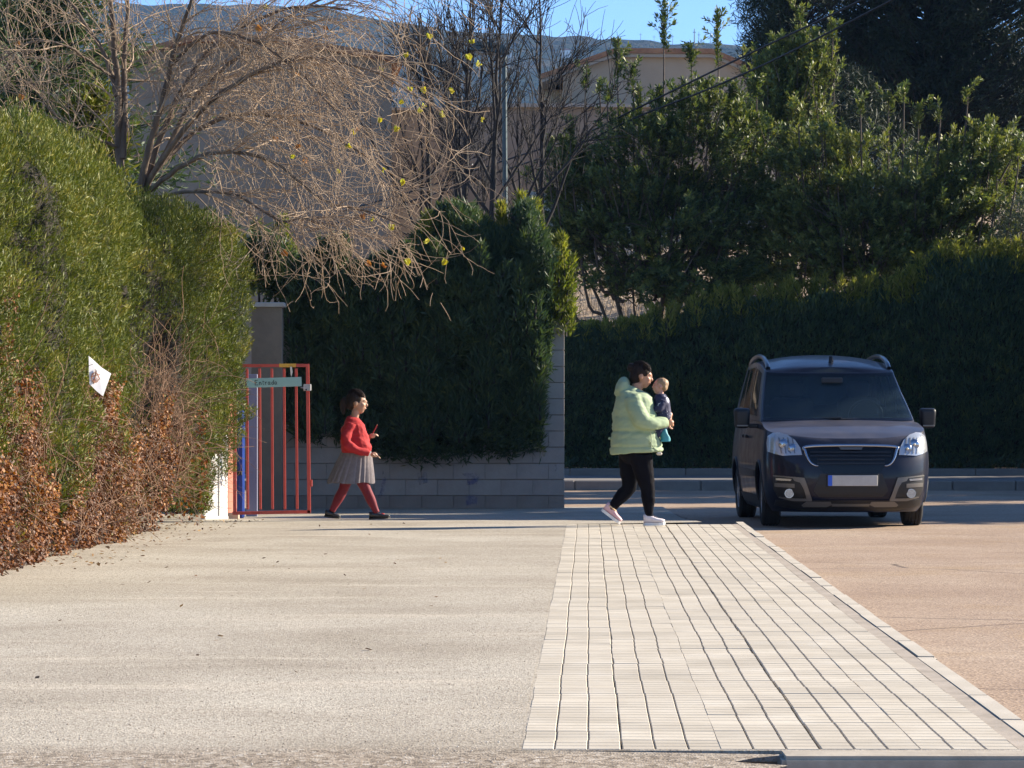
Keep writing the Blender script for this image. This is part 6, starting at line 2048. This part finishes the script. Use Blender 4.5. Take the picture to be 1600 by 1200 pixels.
def fused(name, shapes, voxel, mat, parent, smooth=2, warp=None):
    """several closed shapes grown together into one skin"""
    bm = bmesh.new()
    for s in shapes:
        if s[0] == 'ball':
            bmesh.ops.create_uvsphere(bm, u_segments=18, v_segments=12, radius=1,
                                      matrix=Matrix.Translation(s[1]) @ Matrix.Rotation(s[3] if len(s) > 3 else 0, 4, 'Y') @ Matrix.Diagonal((*s[2], 1)))
        else:
            V, Fc = s[1]
            vs_ = [bm.verts.new(v) for v in V]
            for f in Fc:
                try: bm.faces.new([vs_[i] for i in f])
                except ValueError: pass
    bmesh.ops.recalc_face_normals(bm, faces=bm.faces)
    me = bpy.data.meshes.new(name); bm.to_mesh(me); bm.free()
    o = link(name, me, mat, parent)
    r = o.modifiers.new('r', 'REMESH'); r.mode = 'VOXEL'; r.voxel_size = voxel; r.use_smooth_shade = True
    if smooth:
        s = o.modifiers.new('s', 'SMOOTH'); s.iterations = smooth; s.factor = .5
    bake(o)
    if warp is not None:
        me = o.data
        n = len(me.vertices)
        co = np.empty(n * 3, np.float32); me.vertices.foreach_get('co', co); co = co.reshape(-1, 3)
        nn = np.empty(n * 3, np.float32); me.vertices.foreach_get('normal', nn); nn = nn.reshape(-1, 3)
        me.vertices.foreach_set('co', (co + nn * warp(co.astype(float))[:, None]).astype(np.float32).ravel())
        me.update()
    me = o.data
    me.polygons.foreach_set('use_smooth', np.ones(len(me.polygons), bool))
    if len(me.materials) == 0: me.materials.append(mat)
    return o

def skin_mat(name, col):
    m, t, b = newmat(name)
    b.inputs['Base Color'].default_value = (*col, 1); b.inputs['Roughness'].default_value = .5
    b.inputs['Subsurface Weight'].default_value = .15; b.inputs['Subsurface Radius'].default_value = (.012, .005, .003)
    b.inputs['Subsurface Scale'].default_value = .5
    return m

def head(c, h, tilt, shapes):
    """a head of height h facing +x around centre c; adds its shapes and returns a placing function"""
    c = Vector(c); k = h / .23
    rot = Matrix.Rotation(tilt, 3, 'Y')
    L = lambda x, y, z: tuple(c + rot @ (Vector((x, y, z)) * k))
    S = lambda *a: tuple(q * k for q in a)
    shapes += [('ball', L(-.012, 0, .022), S(.098, .076, .092)), ('ball', L(.030, 0, -.030), S(.062, .058, .080)), ('ball', L(.040, 0, -.088), S(.036, .034, .026)),
               ('ball', L(.098, 0, -.022), S(.017, .013, .020), -.5), ('ball', L(.090, 0, -.002), S(.011, .010, .028), .35), ('ball', L(.080, 0, -.058), S(.017, .026, .012)),
               ('ball', L(.070, 0, .022), S(.024, .050, .014)), ('ball', L(-.010, .076, -.014), S(.019, .010, .030)), ('ball', L(-.010, -.076, -.014), S(.019, .010, .030)),
               ('ball', L(.060, .034, -.025), S(.026, .024, .022)), ('ball', L(.060, -.034, -.025), S(.026, .024, .022))]
    return L, k

def face_parts(L, k, parent, lip, iris=(.03, .018, .01)):
    mw = simple('eye_white', (.26, .22, .20), .5); mi = simple('eye_iris', iris, .2); ml = simple('lips', lip, .5); mb = simple('eyebrow', (.025, .016, .012), .8)
    for s in (-1, 1):
        e = MB().ball(L(.070, s * .029, .004), .0100 * k, (1, 1, .8), 12, 8).build('eye', mw, parent, True)
        MB().ball(L(.0772, s * .029, .003), .0060 * k, (.6, 1, 1), 10, 6).build('iris', mi, e, True)
        T = Tubes(); T.add(curve_pts([L(.082, s * .016, .021), L(.084, s * .032, .026), L(.074, s * .048, .022)], 8), [.001, .002, .0024, .0024, .002, .002, .0015, .001], 5)
        link('eyebrow', T.mesh('eyebrow'), mb, parent)
    T = Tubes(); T.add(curve_pts([L(.080, -.022, -.060), L(.096, 0, -.058), L(.080, .022, -.060)], 10), np.array([.001, .003, .004, .005, .005, .005, .005, .004, .003, .001]) * k, 6)
    link('lips', T.mesh('lips'), ml, parent)

def hand_shapes(wrist, d, up, size, curl=.5, s=1):
    """palm, four fingers and a thumb, from the wrist along d"""
    w = np.array(wrist, float); d = np.array(d, float); d /= np.linalg.norm(d)
    up = np.array(up, float); up -= d * (up @ d); up /= np.linalg.norm(up)
    sd = np.cross(d, up) * s                                  # towards the thumb
    k = size / .18
    out = []
    out.append(('t', loft(dense([((w - d * .02 * k), .020 * k, .026 * k), (w + d * .02 * k, .018 * k, .034 * k), (w + d * .06 * k, .017 * k, .040 * k), (w + d * .088 * k, .014 * k, .038 * k)], 12), 12)) if False else ('ball', tuple(w + d * .045 * k), (.050 * k, .036 * k, .036 * k)))
    for i, (o, L) in enumerate(((.028, .072), (.010, .080), (-.009, .074), (-.027, .058))):
        b = w + d * .075 * k + sd * o * k
        a1 = d * math.cos(curl * .6) - up * math.sin(curl * .6)
        a2 = d * math.cos(curl * 1.4) - up * math.sin(curl * 1.4)
        a3 = d * math.cos(curl * 2.0) - up * math.sin(curl * 2.0)
        p1 = b + a1 * L * .45 * k; p2 = p1 + a2 * L * .32 * k; p3 = p2 + a3 * L * .26 * k
        r = .0088 * k
        out.append(('t', loft(dense([(b - d * .02 * k, r, r), (b, r * 1.05, r * 1.05), (p1, r, r), (p2, r * .92, r * .92), (p3, r * .7, r * .7)], 14), 8)))
    b = w + d * .02 * k + sd * .030 * k
    p1 = b + (d * .6 + sd * .7 - up * .2) * .035 * k; p2 = p1 + (d * .9 + sd * .25 - up * .3) * .030 * k; p3 = p2 + d * .022 * k - up * .006 * k
    r = .0105 * k
    out.append(('t', loft(dense([(w + d * .01 * k, r * 1.2, r * 1.2), (b, r * 1.2, r * 1.2), (p1, r, r), (p2, r * .95, r * .95), (p3, r * .7, r * .7)], 14), 8)))
    return out

def shoe(name, heel, toe, mat, sole_mat, parent, w=.045, hgt=.075, sole=.022, laces=None, ankle=None):
    """a shoe from heel to toe along the ground line between them, in the x-z plane at depth y"""
    heel, toe = np.array(heel, float), np.array(toe, float)
    d = toe - heel; L = np.linalg.norm(d); d /= L
    up = np.cross(np.array([0, 1., 0]), d); up = up if up[2] > 0 else -up
    def pt(f, h): return heel + d * L * f + up * h
    up_r = [(pt(.02, sole + hgt * .50), hgt * .50, w * .62), (pt(.12, sole + hgt * .50), hgt * .52, w * .82), (pt(.28, sole + hgt * .46), hgt * .50, w * .86), (pt(.45, sole + hgt * .36), hgt * .40, w * .9),
            (pt(.65, sole + hgt * .26), hgt * .29, w * 1.05), (pt(.85, sole + hgt * .22), hgt * .24, w), (pt(.97, sole + hgt * .17), hgt * .17, w * .62)]
    V, Fc = loft(dense(up_r, 26), 16)
    s_ = mesh_py(name, V, Fc, True)
    o = link(name, s_, mat, parent)
    # sole: outline extruded
    out = []
    n = 22
    prof = lambda f: w * np.interp(f, [0, .06, .25, .45, .7, .9, 1.0], [.45, .8, .88, .86, 1.12, .95, .35])
    fs = np.linspace(0, 1, n)
    side = np.array([0, 1., 0])
    V = []
    for hh in (0, sole):
        for f in fs: V.append(pt(f, hh + (.006 * f ** 6)) + side * prof(f))
        for f in fs[::-1]: V.append(pt(f, hh + (.006 * f ** 6)) - side * prof(f))
    m2 = 2 * n
    Fc = [list(range(m2))[::-1], list(range(m2, 2 * m2))] + [[i, (i + 1) % m2, m2 + (i + 1) % m2, m2 + i] for i in range(m2)]
    MB().faces(V, Fc).build('sole', sole_mat, o)
    if laces is not None:
        T = Tubes()
        for f in (.36, .44, .52, .60):
            c = pt(f, sole + hgt * np.interp(f, [.3, .45, .65], [1.0, .80, .58]))
            T.add(curve_pts([c + side * w * .5 - up * .006, c + up * .004, c - side * w * .5 - up * .006], 7), .0045, 5)
        link('laces', T.mesh('laces'), laces, o)
    return o

def wrinkle(seed, amp, sc):
    return lambda co: amp * fbm(co * np.array(sc), seed, 3)

def strands(root, L, k, mat, seed, back=(-.11, 0, .03)):
    """loose hairs combed back over the cap"""
    rg = np.random.default_rng(seed)
    T = Tubes()
    for i in range(150):
        a = rg.uniform(-1.35, 1.35)
        f = rg.uniform(.25, 1.25)
        pts = []
        for t in np.linspace(0, 1, 7):
            th = f + (2.35 - f) * t
            y = math.sin(a) * (1 - .5 * t)
            r = 1.03 + .05 * rg.random()
            x0 = math.cos(th) * .099 - .020; z0 = math.sin(th) * .092 * math.cos(a * (1 - .3 * t)) + .036
            pts.append(L(x0 * r, y * .086 * r, z0 * r + .004 * rg.normal()))
        T.add(curve_pts(pts, 9), np.linspace(.0022, .0012, 9), 3)
    link('strands', T.mesh('strands'), mat, root)['kind'] = 'stuff'

# ------------------------------------------------------------------ girl in school clothes, walking to the right
def girl():
    Y = 33.2; S = F / Y
    o = Vector((P(557, 0, Y).x, Y, 0))
    def q(px, py, dy=0.0): p = P(px, py, Y); return np.array((p.x - o.x, dy, p.z))
    mskin = skin_mat('girl_skin', (.42, .235, .145))
    root = empty('person', o, 0, 'girl in a red jumper, grey pleated skirt and crimson tights walking past the gate', 'person')
    sh = []
    hc = q(558, 628.5)
    L, k = head(hc, .232, R(4), sh)
    neck0, neck1 = q(553, 662), q(556, 640)
    sh.append(('t', loft(dense([(q(552, 690), .09, .105), (q(551, 668), .075, .12), (neck0, .045, .05), ((neck0 + neck1) / 2, .040, .042), (neck1 + [0.005, 0, 0], .042, .044)], 16))))
    hip = q(549, 722)
    sh.append(('t', loft(dense([(q(551, 670), .085, .12), (q(553, 695), .085, .10), (hip, .095, .12), (q(549, 742), .10, .125)], 16))))
    for (pts, dy) in (((q(545, 740, .055), q(536, 765, .06), q(519, 797, .06)), .06), ((q(560, 740, -.055), q(574, 768, -.06), q(589, 799, -.06)), -.06)):
        a, b, c = pts
        sh.append(('t', loft(dense([(a, .065, .065), ((a + b) / 2, .056, .056), (b, .046, .046), ((b * .6 + c * .4), .044, .043), ((b * .25 + c * .75), .032, .031), (c, .027, .027)], 22))))
    # arms: near arm bent, hand low in front; far arm forward holding a pencil
    sh.append(('t', loft(dense([(q(549, 668, -.10), .040, .040), (q(545, 690, -.135), .034, .034), (q(561, 703, -.13), .027, .027), (q(578, 708, -.12), .020, .020)], 18))))
    sh += hand_shapes(q(580, 709, -.12), (1, .1, -.25), (.3, 0, 1), .135, .35, 1)
    sh.append(('t', loft(dense([(q(553, 668, .10), .040, .040), (q(559, 690, .125), .034, .034), (q(570, 690, .12), .026, .026), (q(576, 685, .11), .020, .020)], 18))))
    sh += hand_shapes(q(577, 684, .11), (.8, -.1, .6), (-.6, 0, .8), .13, .9, -1)
    body = fused('body', sh, .0065, mskin, root, 2)
    face_parts(L, k, body, (.36, .14, .11))
    # hair: cap with a tied tail
    mh = simple('dark_hair', (.010, .007, .005), .6, col2=(.034, .020, .013), nscale=45, bscale=90, bstr=.8, bdist=.004, stretch=(1, 1, .15), spec=.15)
    hs = [('ball', L(-.020, 0, .036), tuple(a * k for a in (.097, .084, .088))), ('ball', L(-.060, 0, -.010), tuple(a * k for a in (.060, .078, .075)))]
    hs.append(('t', loft(dense([(L(-.100, 0, .030), .026, .026), (L(-.135, 0, .005), .034, .032), (L(-.140, 0, -.060), .034, .032), (L(-.128, 0, -.130), .014, .016)], 14))))
    strands(fused('hair', hs, .006, mh, root, 1, wrinkle(3, .006, (30, 30, 8))), L, k, mh, 4)
    # jumper
    mr = simple('red_knit', (.33, .008, .010), .85, col2=(.40, .014, .014), nscale=12, bscale=120, bstr=.4, bdist=.003)
    js = [('t', loft(dense([(q(556.5, 707), .150, .142), (q(556, 699), .158, .148), (q(554, 685), .142, .140), (q(552.5, 668), .125, .145), (q(552, 657), .082, .10), (q(553, 651), .056, .062)], 26)))]
    js.append(('t', loft(dense([(q(549, 663, -.11), .058, .058), (q(541, 688, -.175), .052, .050), (q(551, 699, -.175), .046, .046), (q(564, 705, -.155), .036, .038), (q(577, 708, -.125), .029, .030)], 22))))
    js.append(('t', loft(dense([(q(553, 667, .09), .058, .058), (q(559, 690, .130), .048, .048), (q(568, 691, .126), .042, .042), (q(575, 686, .113), .031, .031)], 22))))
    fused('jumper', js, .0075, mr, root, 2, wrinkle(5, .010, (9, 9, 16)))
    # pleated skirt
    mg = simple('grey_wool', (.150, .128, .130), .9, col2=(.20, .172, .172), nscale=30, bscale=150, bstr=.3, bdist=.002)
    n = 132; V, Fc = [], []
    lev = [(702, 557, 21.5, .115), (712, 556, 24, .128), (728, 553, 28, .15), (742, 550.5, 31, .17), (754.5, 548.5, 33, .185)]
    for li, (py, cxp, rx, ry) in enumerate(lev):
        f = li / (len(lev) - 1)
        for j in range(n):
            a = j * 2 * math.pi / n
            ph = (a * 22 / (2 * math.pi)) % 1
            saw = (ph if ph < .75 else (1 - ph) * 3) - .4
            rr = 1 + .105 * saw * (.15 + f) + .03 * math.sin(a * 3 + 1) * f
            c = q(cxp + (2.0 * f if math.cos(a) > 0 else -4 * f), py)
            V.append((c[0] + rx / S * rr * math.cos(a), ry * rr * math.sin(a), c[2] + .008 * math.sin(a * 5) * f))
    for li in range(len(lev) - 1):
        for j in range(n): Fc.append((li * n + j, li * n + (j + 1) % n, (li + 1) * n + (j + 1) % n, (li + 1) * n + j))
    sk = link('skirt', mesh_py('skirt', V, Fc, False), mg, root)
    so_ = sk.modifiers.new('t', 'SOLIDIFY'); so_.thickness = .006; bake(sk)
    autosmooth(sk, 28)
    # tights
    mt = simple('crimson_tights', (.14, .004, .012), .75, col2=(.18, .007, .016), nscale=20)
    for pts in ((q(545, 738, .055), q(536, 765, .06), q(518, 799, .06)), (q(560, 738, -.055), q(574, 768, -.06), q(589, 801, -.06))):
        a, b, c = pts
        V, Fc = loft(dense([(a, .070, .070), ((a + b) / 2, .062, .061), (b, .051, .051), ((b * .6 + c * .4), .050, .048), ((b * .25 + c * .75), .037, .036), (c, .033, .033)], 26), 18)
        link('tights', mesh_py('tights', V, Fc, True), mt, root)
    ms = simple('black_leather', (.014, .012, .012), .3, coat=.3); mso = simple('black_sole', (.02, .018, .016), .7)
    g0 = .004
    shoe('shoe', (q(506, 0)[0], .06, .028), (q(531.5, 0)[0], .06, g0), ms, mso, root, .037, .062, .018)
    sh2 = shoe('shoe', (q(577, 0)[0], -.06, g0), (q(610.5, 0)[0], -.06, g0 + .010), ms, mso, root, .037, .060, .018)
    MB().ball(tuple(q(598, 803, -.06)), .018, (1.3, 1, .6), 10, 8).build('bow', simple('red_bow', (.40, .02, .02), .6), sh2, True)
    # pencil in the far hand
    a, b = Vector(q(576.5, 688, .10)) + o, Vector(q(588.5, 664.5, .10)) + o
    pe = MB().bar((0, 0, 0), b - a, .0055, 8).build('pencil', simple('dark_red_pencil', (.30, .03, .03), .4), None)
    pe.location = a
    MB().bar((b - a) * .93, (b - a) * 1.06, .0055, 8, .002).build('tip', simple('pencil_wood', (.5, .33, .18), .7), pe)
    tag(pe, 'thin dark red pencil held up in the girl\'s hand', 'pencil')
girl()

# ------------------------------------------------------------------ woman in a pale green hooded jacket carrying a small child
def woman():
    Y = 31.45; S = F / Y
    o = Vector((P(996, 0, Y).x, Y, 0))
    def q(px, py, dy=0.0): p = P(px, py, Y); return np.array((p.x - o.x, dy, p.z))
    mskin = skin_mat('woman_skin', (.46, .24, .145))
    root = empty('person', o, 0, 'person in a pale green hooded jacket and black leggings striding along the paving', 'person')
    sh = []
    hc = q(1003, 587)
    L, k = head(hc, .235, R(10), sh)
    sh.append(('t', loft(dense([(q(990, 640), .12, .15), (q(990, 622), .10, .17), (q(992, 614), .065, .075), (q(995, 606), .055, .056), (q(998, 598), .055, .056)], 18))))
    sh.append(('t', loft(dense([(q(990, 622), .12, .16), (q(992, 650), .14, .16), (q(994, 680), .15, .17), (q(994, 700), .13, .15), (q(995, 712), .10, .12)], 20))))
    rear = (q(985, 712, .09), q(983, 762, .09), q(953, 798, .08)); front = (q(1000, 712, -.09), q(1011, 762, -.09), q(1014, 806, -.085))
    for a, b, c in (rear, front):
        sh.append(('t', loft(dense([(a, .08, .08), ((a + b) / 2, .07, .07), (b, .050, .050), ((b * .6 + c * .4), .047, .046), ((b * .2 + c * .8), .034, .032), (c, .030, .030)], 24))))
    sh.append(('t', loft(dense([(q(988, 625, -.17), .055, .055), (q(1000, 655, -.20), .048, .048), (q(1012, 664, -.185), .042, .042), (q(1030, 661, -.13), .034, .034), (q(1040, 660, -.09), .026, .026)], 22))))
    sh += hand_shapes(q(1040, 660, -.085), (.8, .65, 0), (1, 0, .3), .17, .8, 1)
    sh.append(('t', loft(dense([(q(992, 625, .17), .055, .055), (q(1008, 652, .20), .048, .048), (q(1022, 655, .17), .042, .042), (q(1036, 650, .10), .034, .034), (q(1040, 648, .06), .026, .026)], 22))))
    sh += hand_shapes(q(1040, 648, .06), (.6, -.8, 0), (1, 0, .3), .17, .8, -1)
    body = fused('body', sh, .0075, mskin, root, 2)
    face_parts(L, k, body, (.40, .14, .11))
    mh = simple('brown_black_hair', (.008, .006, .005), .6, col2=(.03, .018, .012), nscale=45, bscale=90, bstr=.8, bdist=.004, stretch=(1, 1, .15), spec=.15)
    hs = [('ball', L(-.020, 0, .038), tuple(a * k for a in (.100, .086, .090))), ('ball', L(-.060, 0, -.015), tuple(a * k for a in (.062, .080, .085))), ('ball', L(-.108, 0, .058), tuple(a * k for a in (.046, .046, .046)))]
    strands(fused('hair', hs, .0065, mh, root, 1, wrinkle(8, .007, (30, 30, 8))), L, k, mh, 5)
    # jacket with its hood lying on the shoulders
    mj = simple('pale_green_cotton', (.28, .36, .21), .85, col2=(.33, .405, .25), nscale=4, bscale=110, bstr=.25, bdist=.003)
    js = [('t', loft(dense([(q(994.5, 707), .256, .235), (q(994, 700), .256, .235), (q(993, 680), .240, .232), (q(992, 655), .222, .228), (q(991, 635), .200, .225), (q(990, 620), .165, .205), (q(990, 611), .105, .120), (q(992, 606), .085, .09)], 36), 24))]
    js.append(('t', loft(dense([(q(987, 624, -.15), .088, .088), (q(994, 643, -.215), .086, .086), (q(1003, 658, -.235), .082, .080), (q(1016, 662.5, -.215), .070, .068), (q(1030, 661, -.155), .060, .058), (q(1039, 660, -.105), .052, .050)], 30))))
    js.append(('t', loft(dense([(q(992, 624, .15), .088, .088), (q(1002, 643, .215), .082, .082), (q(1014, 655, .215), .074, .074), (q(1030, 654, .15), .060, .060), (q(1037, 650, .09), .050, .050)], 28))))
    # hood
    js += [('ball', tuple(q(972, 606)), (.070, .135, .105), .35), ('ball', tuple(q(979, 617)), (.10, .16, .07), .2)]
    def jw(co):
        z = co[:, 2]
        a = .007 * fbm(co * np.array([7, 7, 11]), 12, 3) + .007 * np.abs(fbm(co * np.array([8, 8, 20]), 15, 2))
        waist = -.014 * np.exp(-((z - .93) / .018) ** 2) * (fbm(co * 5, 3, 1) > -.6)
        hem = -.010 * np.exp(-((z - .775) / .010) ** 2)
        return a + waist + hem
    jk = fused('jacket', js, .0095, mj, root, 2, jw)
    # storm flap, pocket and pull tab
    T = Tubes()
    T.add(curve_pts([q(1014, 672, -.237), q(1016, 684, -.235), q(1016, 700, -.228)], 10), .005, 5)
    T.add(curve_pts([q(985, 632, -.215), q(994, 641, -.25), q(1003, 645, -.262)], 10), .004, 5)
    T.add(curve_pts([q(1013, 688, -.228), q(1021, 700, -.20), q(1027, 704, -.17)], 10), .005, 5)
    link('seam', T.mesh('seam'), simple('seam_green', (.33, .39, .26), .9), jk)
    MB().box(tuple(q(952.5, 685, -.02)), (.03, .04, .028), bev=.008).build('toggle', mj, jk)
    MB().box(tuple(q(1029, 708.5, -.12)), (.055, .14, .03), bev=.01).build('lining', simple('pale_lining', (.62, .55, .45), .9), jk)
    # leggings
    ml = simple('black_leggings', (.0030, .0028, .0045), .8, col2=(.006, .0055, .008), nscale=6, spec=.08)
    lg = []
    for a, b, c in (rear, front):
        lg.append(('t', loft(dense([(a, .118, .116), ((a + b) / 2, .098, .098), (b, .072, .070), ((b * .6 + c * .4), .066, .064), ((b * .2 + c * .8), .046, .045), (c, .040, .040)], 26))))
    lg.append(('ball', tuple(q(993, 708)), (.165, .20, .12)))
    fused('leggings', lg, .0085, ml, root, 2, wrinkle(4, .004, (12, 12, 20)))
    # ankle band above the rear shoe
    T = Tubes()
    a, b, c = rear
    p = b * .12 + c * .88
    t = unit((c - b)[None])[0]; sd = np.cross(t, [0, 1, 0]); th = np.linspace(0, 2 * math.pi, 16)
    T.add(np.array([p + sd * .050 * math.cos(x) + np.array([0, 1, 0]) * .050 * math.sin(x) for x in th]), .008, 6)
    link('sock_band', T.mesh('sock_band'), simple('pale_orange_sock', (.75, .52, .30), .9), root)
    mp = simple('pink_trainer', (.70, .40, .42), .7, col2=(.76, .50, .50), nscale=14); mw = simple('white_trainer', (.74, .70, .70), .7, col2=(.68, .58, .58), nscale=12)
    msol = simple('white_rubber', (.78, .76, .74), .6); mlc = simple('grey_laces', (.16, .12, .14), .8)
    shoe('shoe', (q(939, 0)[0], .08, .145), (q(968, 0)[0], .08, .006), mp, msol, root, .048, .088, .028, mlc)
    shoe('shoe', (q(1004.5, 0)[0], -.085, .004), (q(1039, 0)[0], -.085, .008), mw, msol, root, .048, .085, .026, mlc)

    # the small child in her arms
    ch = empty('person', o, 0, 'small child in a navy suit with white patches, carried against the chest', 'person')
    sk2 = skin_mat('child_skin', (.50, .27, .19))
    s2 = []
    L2, k2 = head(q(1031, 603), .155, R(172), s2)
    # facing back towards her
    s2 = []
    def mir(p, c): return (2 * c[0] - p[0], p[1], p[2])
    tmp = []
    hc2 = q(1031, 603)
    L2, k2 = head(hc2, .155, R(-5), tmp)
    Lm = lambda x, y, z: mir(L2(x, y, z), hc2)
    for t_ in tmp: s2.append(('ball', mir(t_[1], hc2), t_[2], -(t_[3] if len(t_) > 3 else 0)))
    s2.append(('t', loft(dense([(q(1033, 640), .07, .08), (q(1033, 624), .06, .08), (q(1032, 617), .035, .038), (q(1032, 609), .03, .034)], 14))))
    s2.append(('t', loft(dense([(q(1034, 622), .06, .085), (q(1035, 640), .07, .085), (q(1035, 660), .07, .085)], 14))))
    bd = fused('body', s2, .006, sk2, ch, 2)
    face_parts(lambda x, y, z: Lm(x, y, z), k2, bd, (.45, .17, .14))
    hb = [('ball', Lm(-.026, 0, .034), tuple(a * k2 for a in (.098, .084, .090))), ('ball', Lm(-.060, 0, -.005), tuple(a * k2 for a in (.058, .076, .070)))]
    fused('hair', hb, .006, simple('light_brown_hair', (.24, .15, .075), .6, col2=(.34, .22, .12), nscale=30), ch, 1, wrinkle(2, .004, (30, 30, 10)))
    mn = simple('navy_suit', (.020, .022, .06), .8, col2=(.55, .55, .62), nscale=11, lo=.60, hi=.64)
    s3 = [('t', loft(dense([(q(1035, 668), .075, .09), (q(1035, 650), .088, .11), (q(1034, 634), .082, .11), (q(1033, 622), .070, .085), (q(1032.5, 615.5), .045, .05)], 20))),
          ('t', loft(dense([(q(1036, 627, -.08), .04, .04), (q(1030, 638, -.11), .036, .036), (q(1022, 640, -.09), .03, .03)], 12))),
          ('t', loft(dense([(q(1036, 627, .08), .04, .04), (q(1030, 638, .11), .036, .036), (q(1022, 640, .09), .03, .03)], 12)))]
    for s in (-1, 1):
        s3.append(('t', loft(dense([(q(1037, 664, s * .06), .055, .055), (q(1028, 672, s * .09), .05, .05), (q(1024, 684, s * .10), .035, .035)], 14))))
    fused('suit', s3, .0075, mn, ch, 2, wrinkle(6, .006, (14, 14, 14)))
    # teal bag hanging from her hand
    bg_ = empty('teal_bag', Vector(q(1038, 690, -.10)) + o, 0, 'small crumpled teal bag hanging from the hand of the person in the green jacket', 'bag')
    mt = simple('teal_cloth', (.03, .22, .27), .6, col2=(.05, .30, .35), nscale=10, bscale=30, bstr=.5, bdist=.01)
    V, Fc = loft(dense([((.004, 0, .0), .048, .03), ((.002, 0, .04), .046, .034), ((-.002, 0, .09), .032, .026), ((-.006, 0, .125), .014, .014)], 16), 14)
    V = [tuple(np.array(v) + .006 * np.array([math.sin(v[2] * 60 + v[1] * 40), math.sin(v[2] * 50), 0])) for v in V]
    link('pouch', mesh_py('pouch', V, Fc, True), mt, bg_)
    T = Tubes(); T.add(curve_pts([(-.006, 0, .12), (-.004, 0, .155), (.002, .01, .19)], 8), .006, 5)
    link('strap', T.mesh('strap'), mt, bg_)
woman()
# ------------------------------------------------------------------ air between here and the hill
hz = MB().box((0, 1220, 149), (2300, 2520, 301)).mesh('haze')
mh = bpy.data.materials.new('haze_air'); mh.use_nodes = True
th_ = mh.node_tree
for n in list(th_.nodes): th_.nodes.remove(n)
vo = th_.nodes.new('ShaderNodeVolumePrincipled'); om = th_.nodes.new('ShaderNodeOutputMaterial')
vo.inputs['Color'].default_value = (.28, .52, 1.0, 1)
vo.inputs['Density'].default_value = .0001
vo.inputs['Anisotropy'].default_value = 0.0
th_.links.new(vo.outputs[0], om.inputs['Volume'])
tag(link('haze', hz, mh), 'thin blue haze in the air before the hill', kind='stuff')
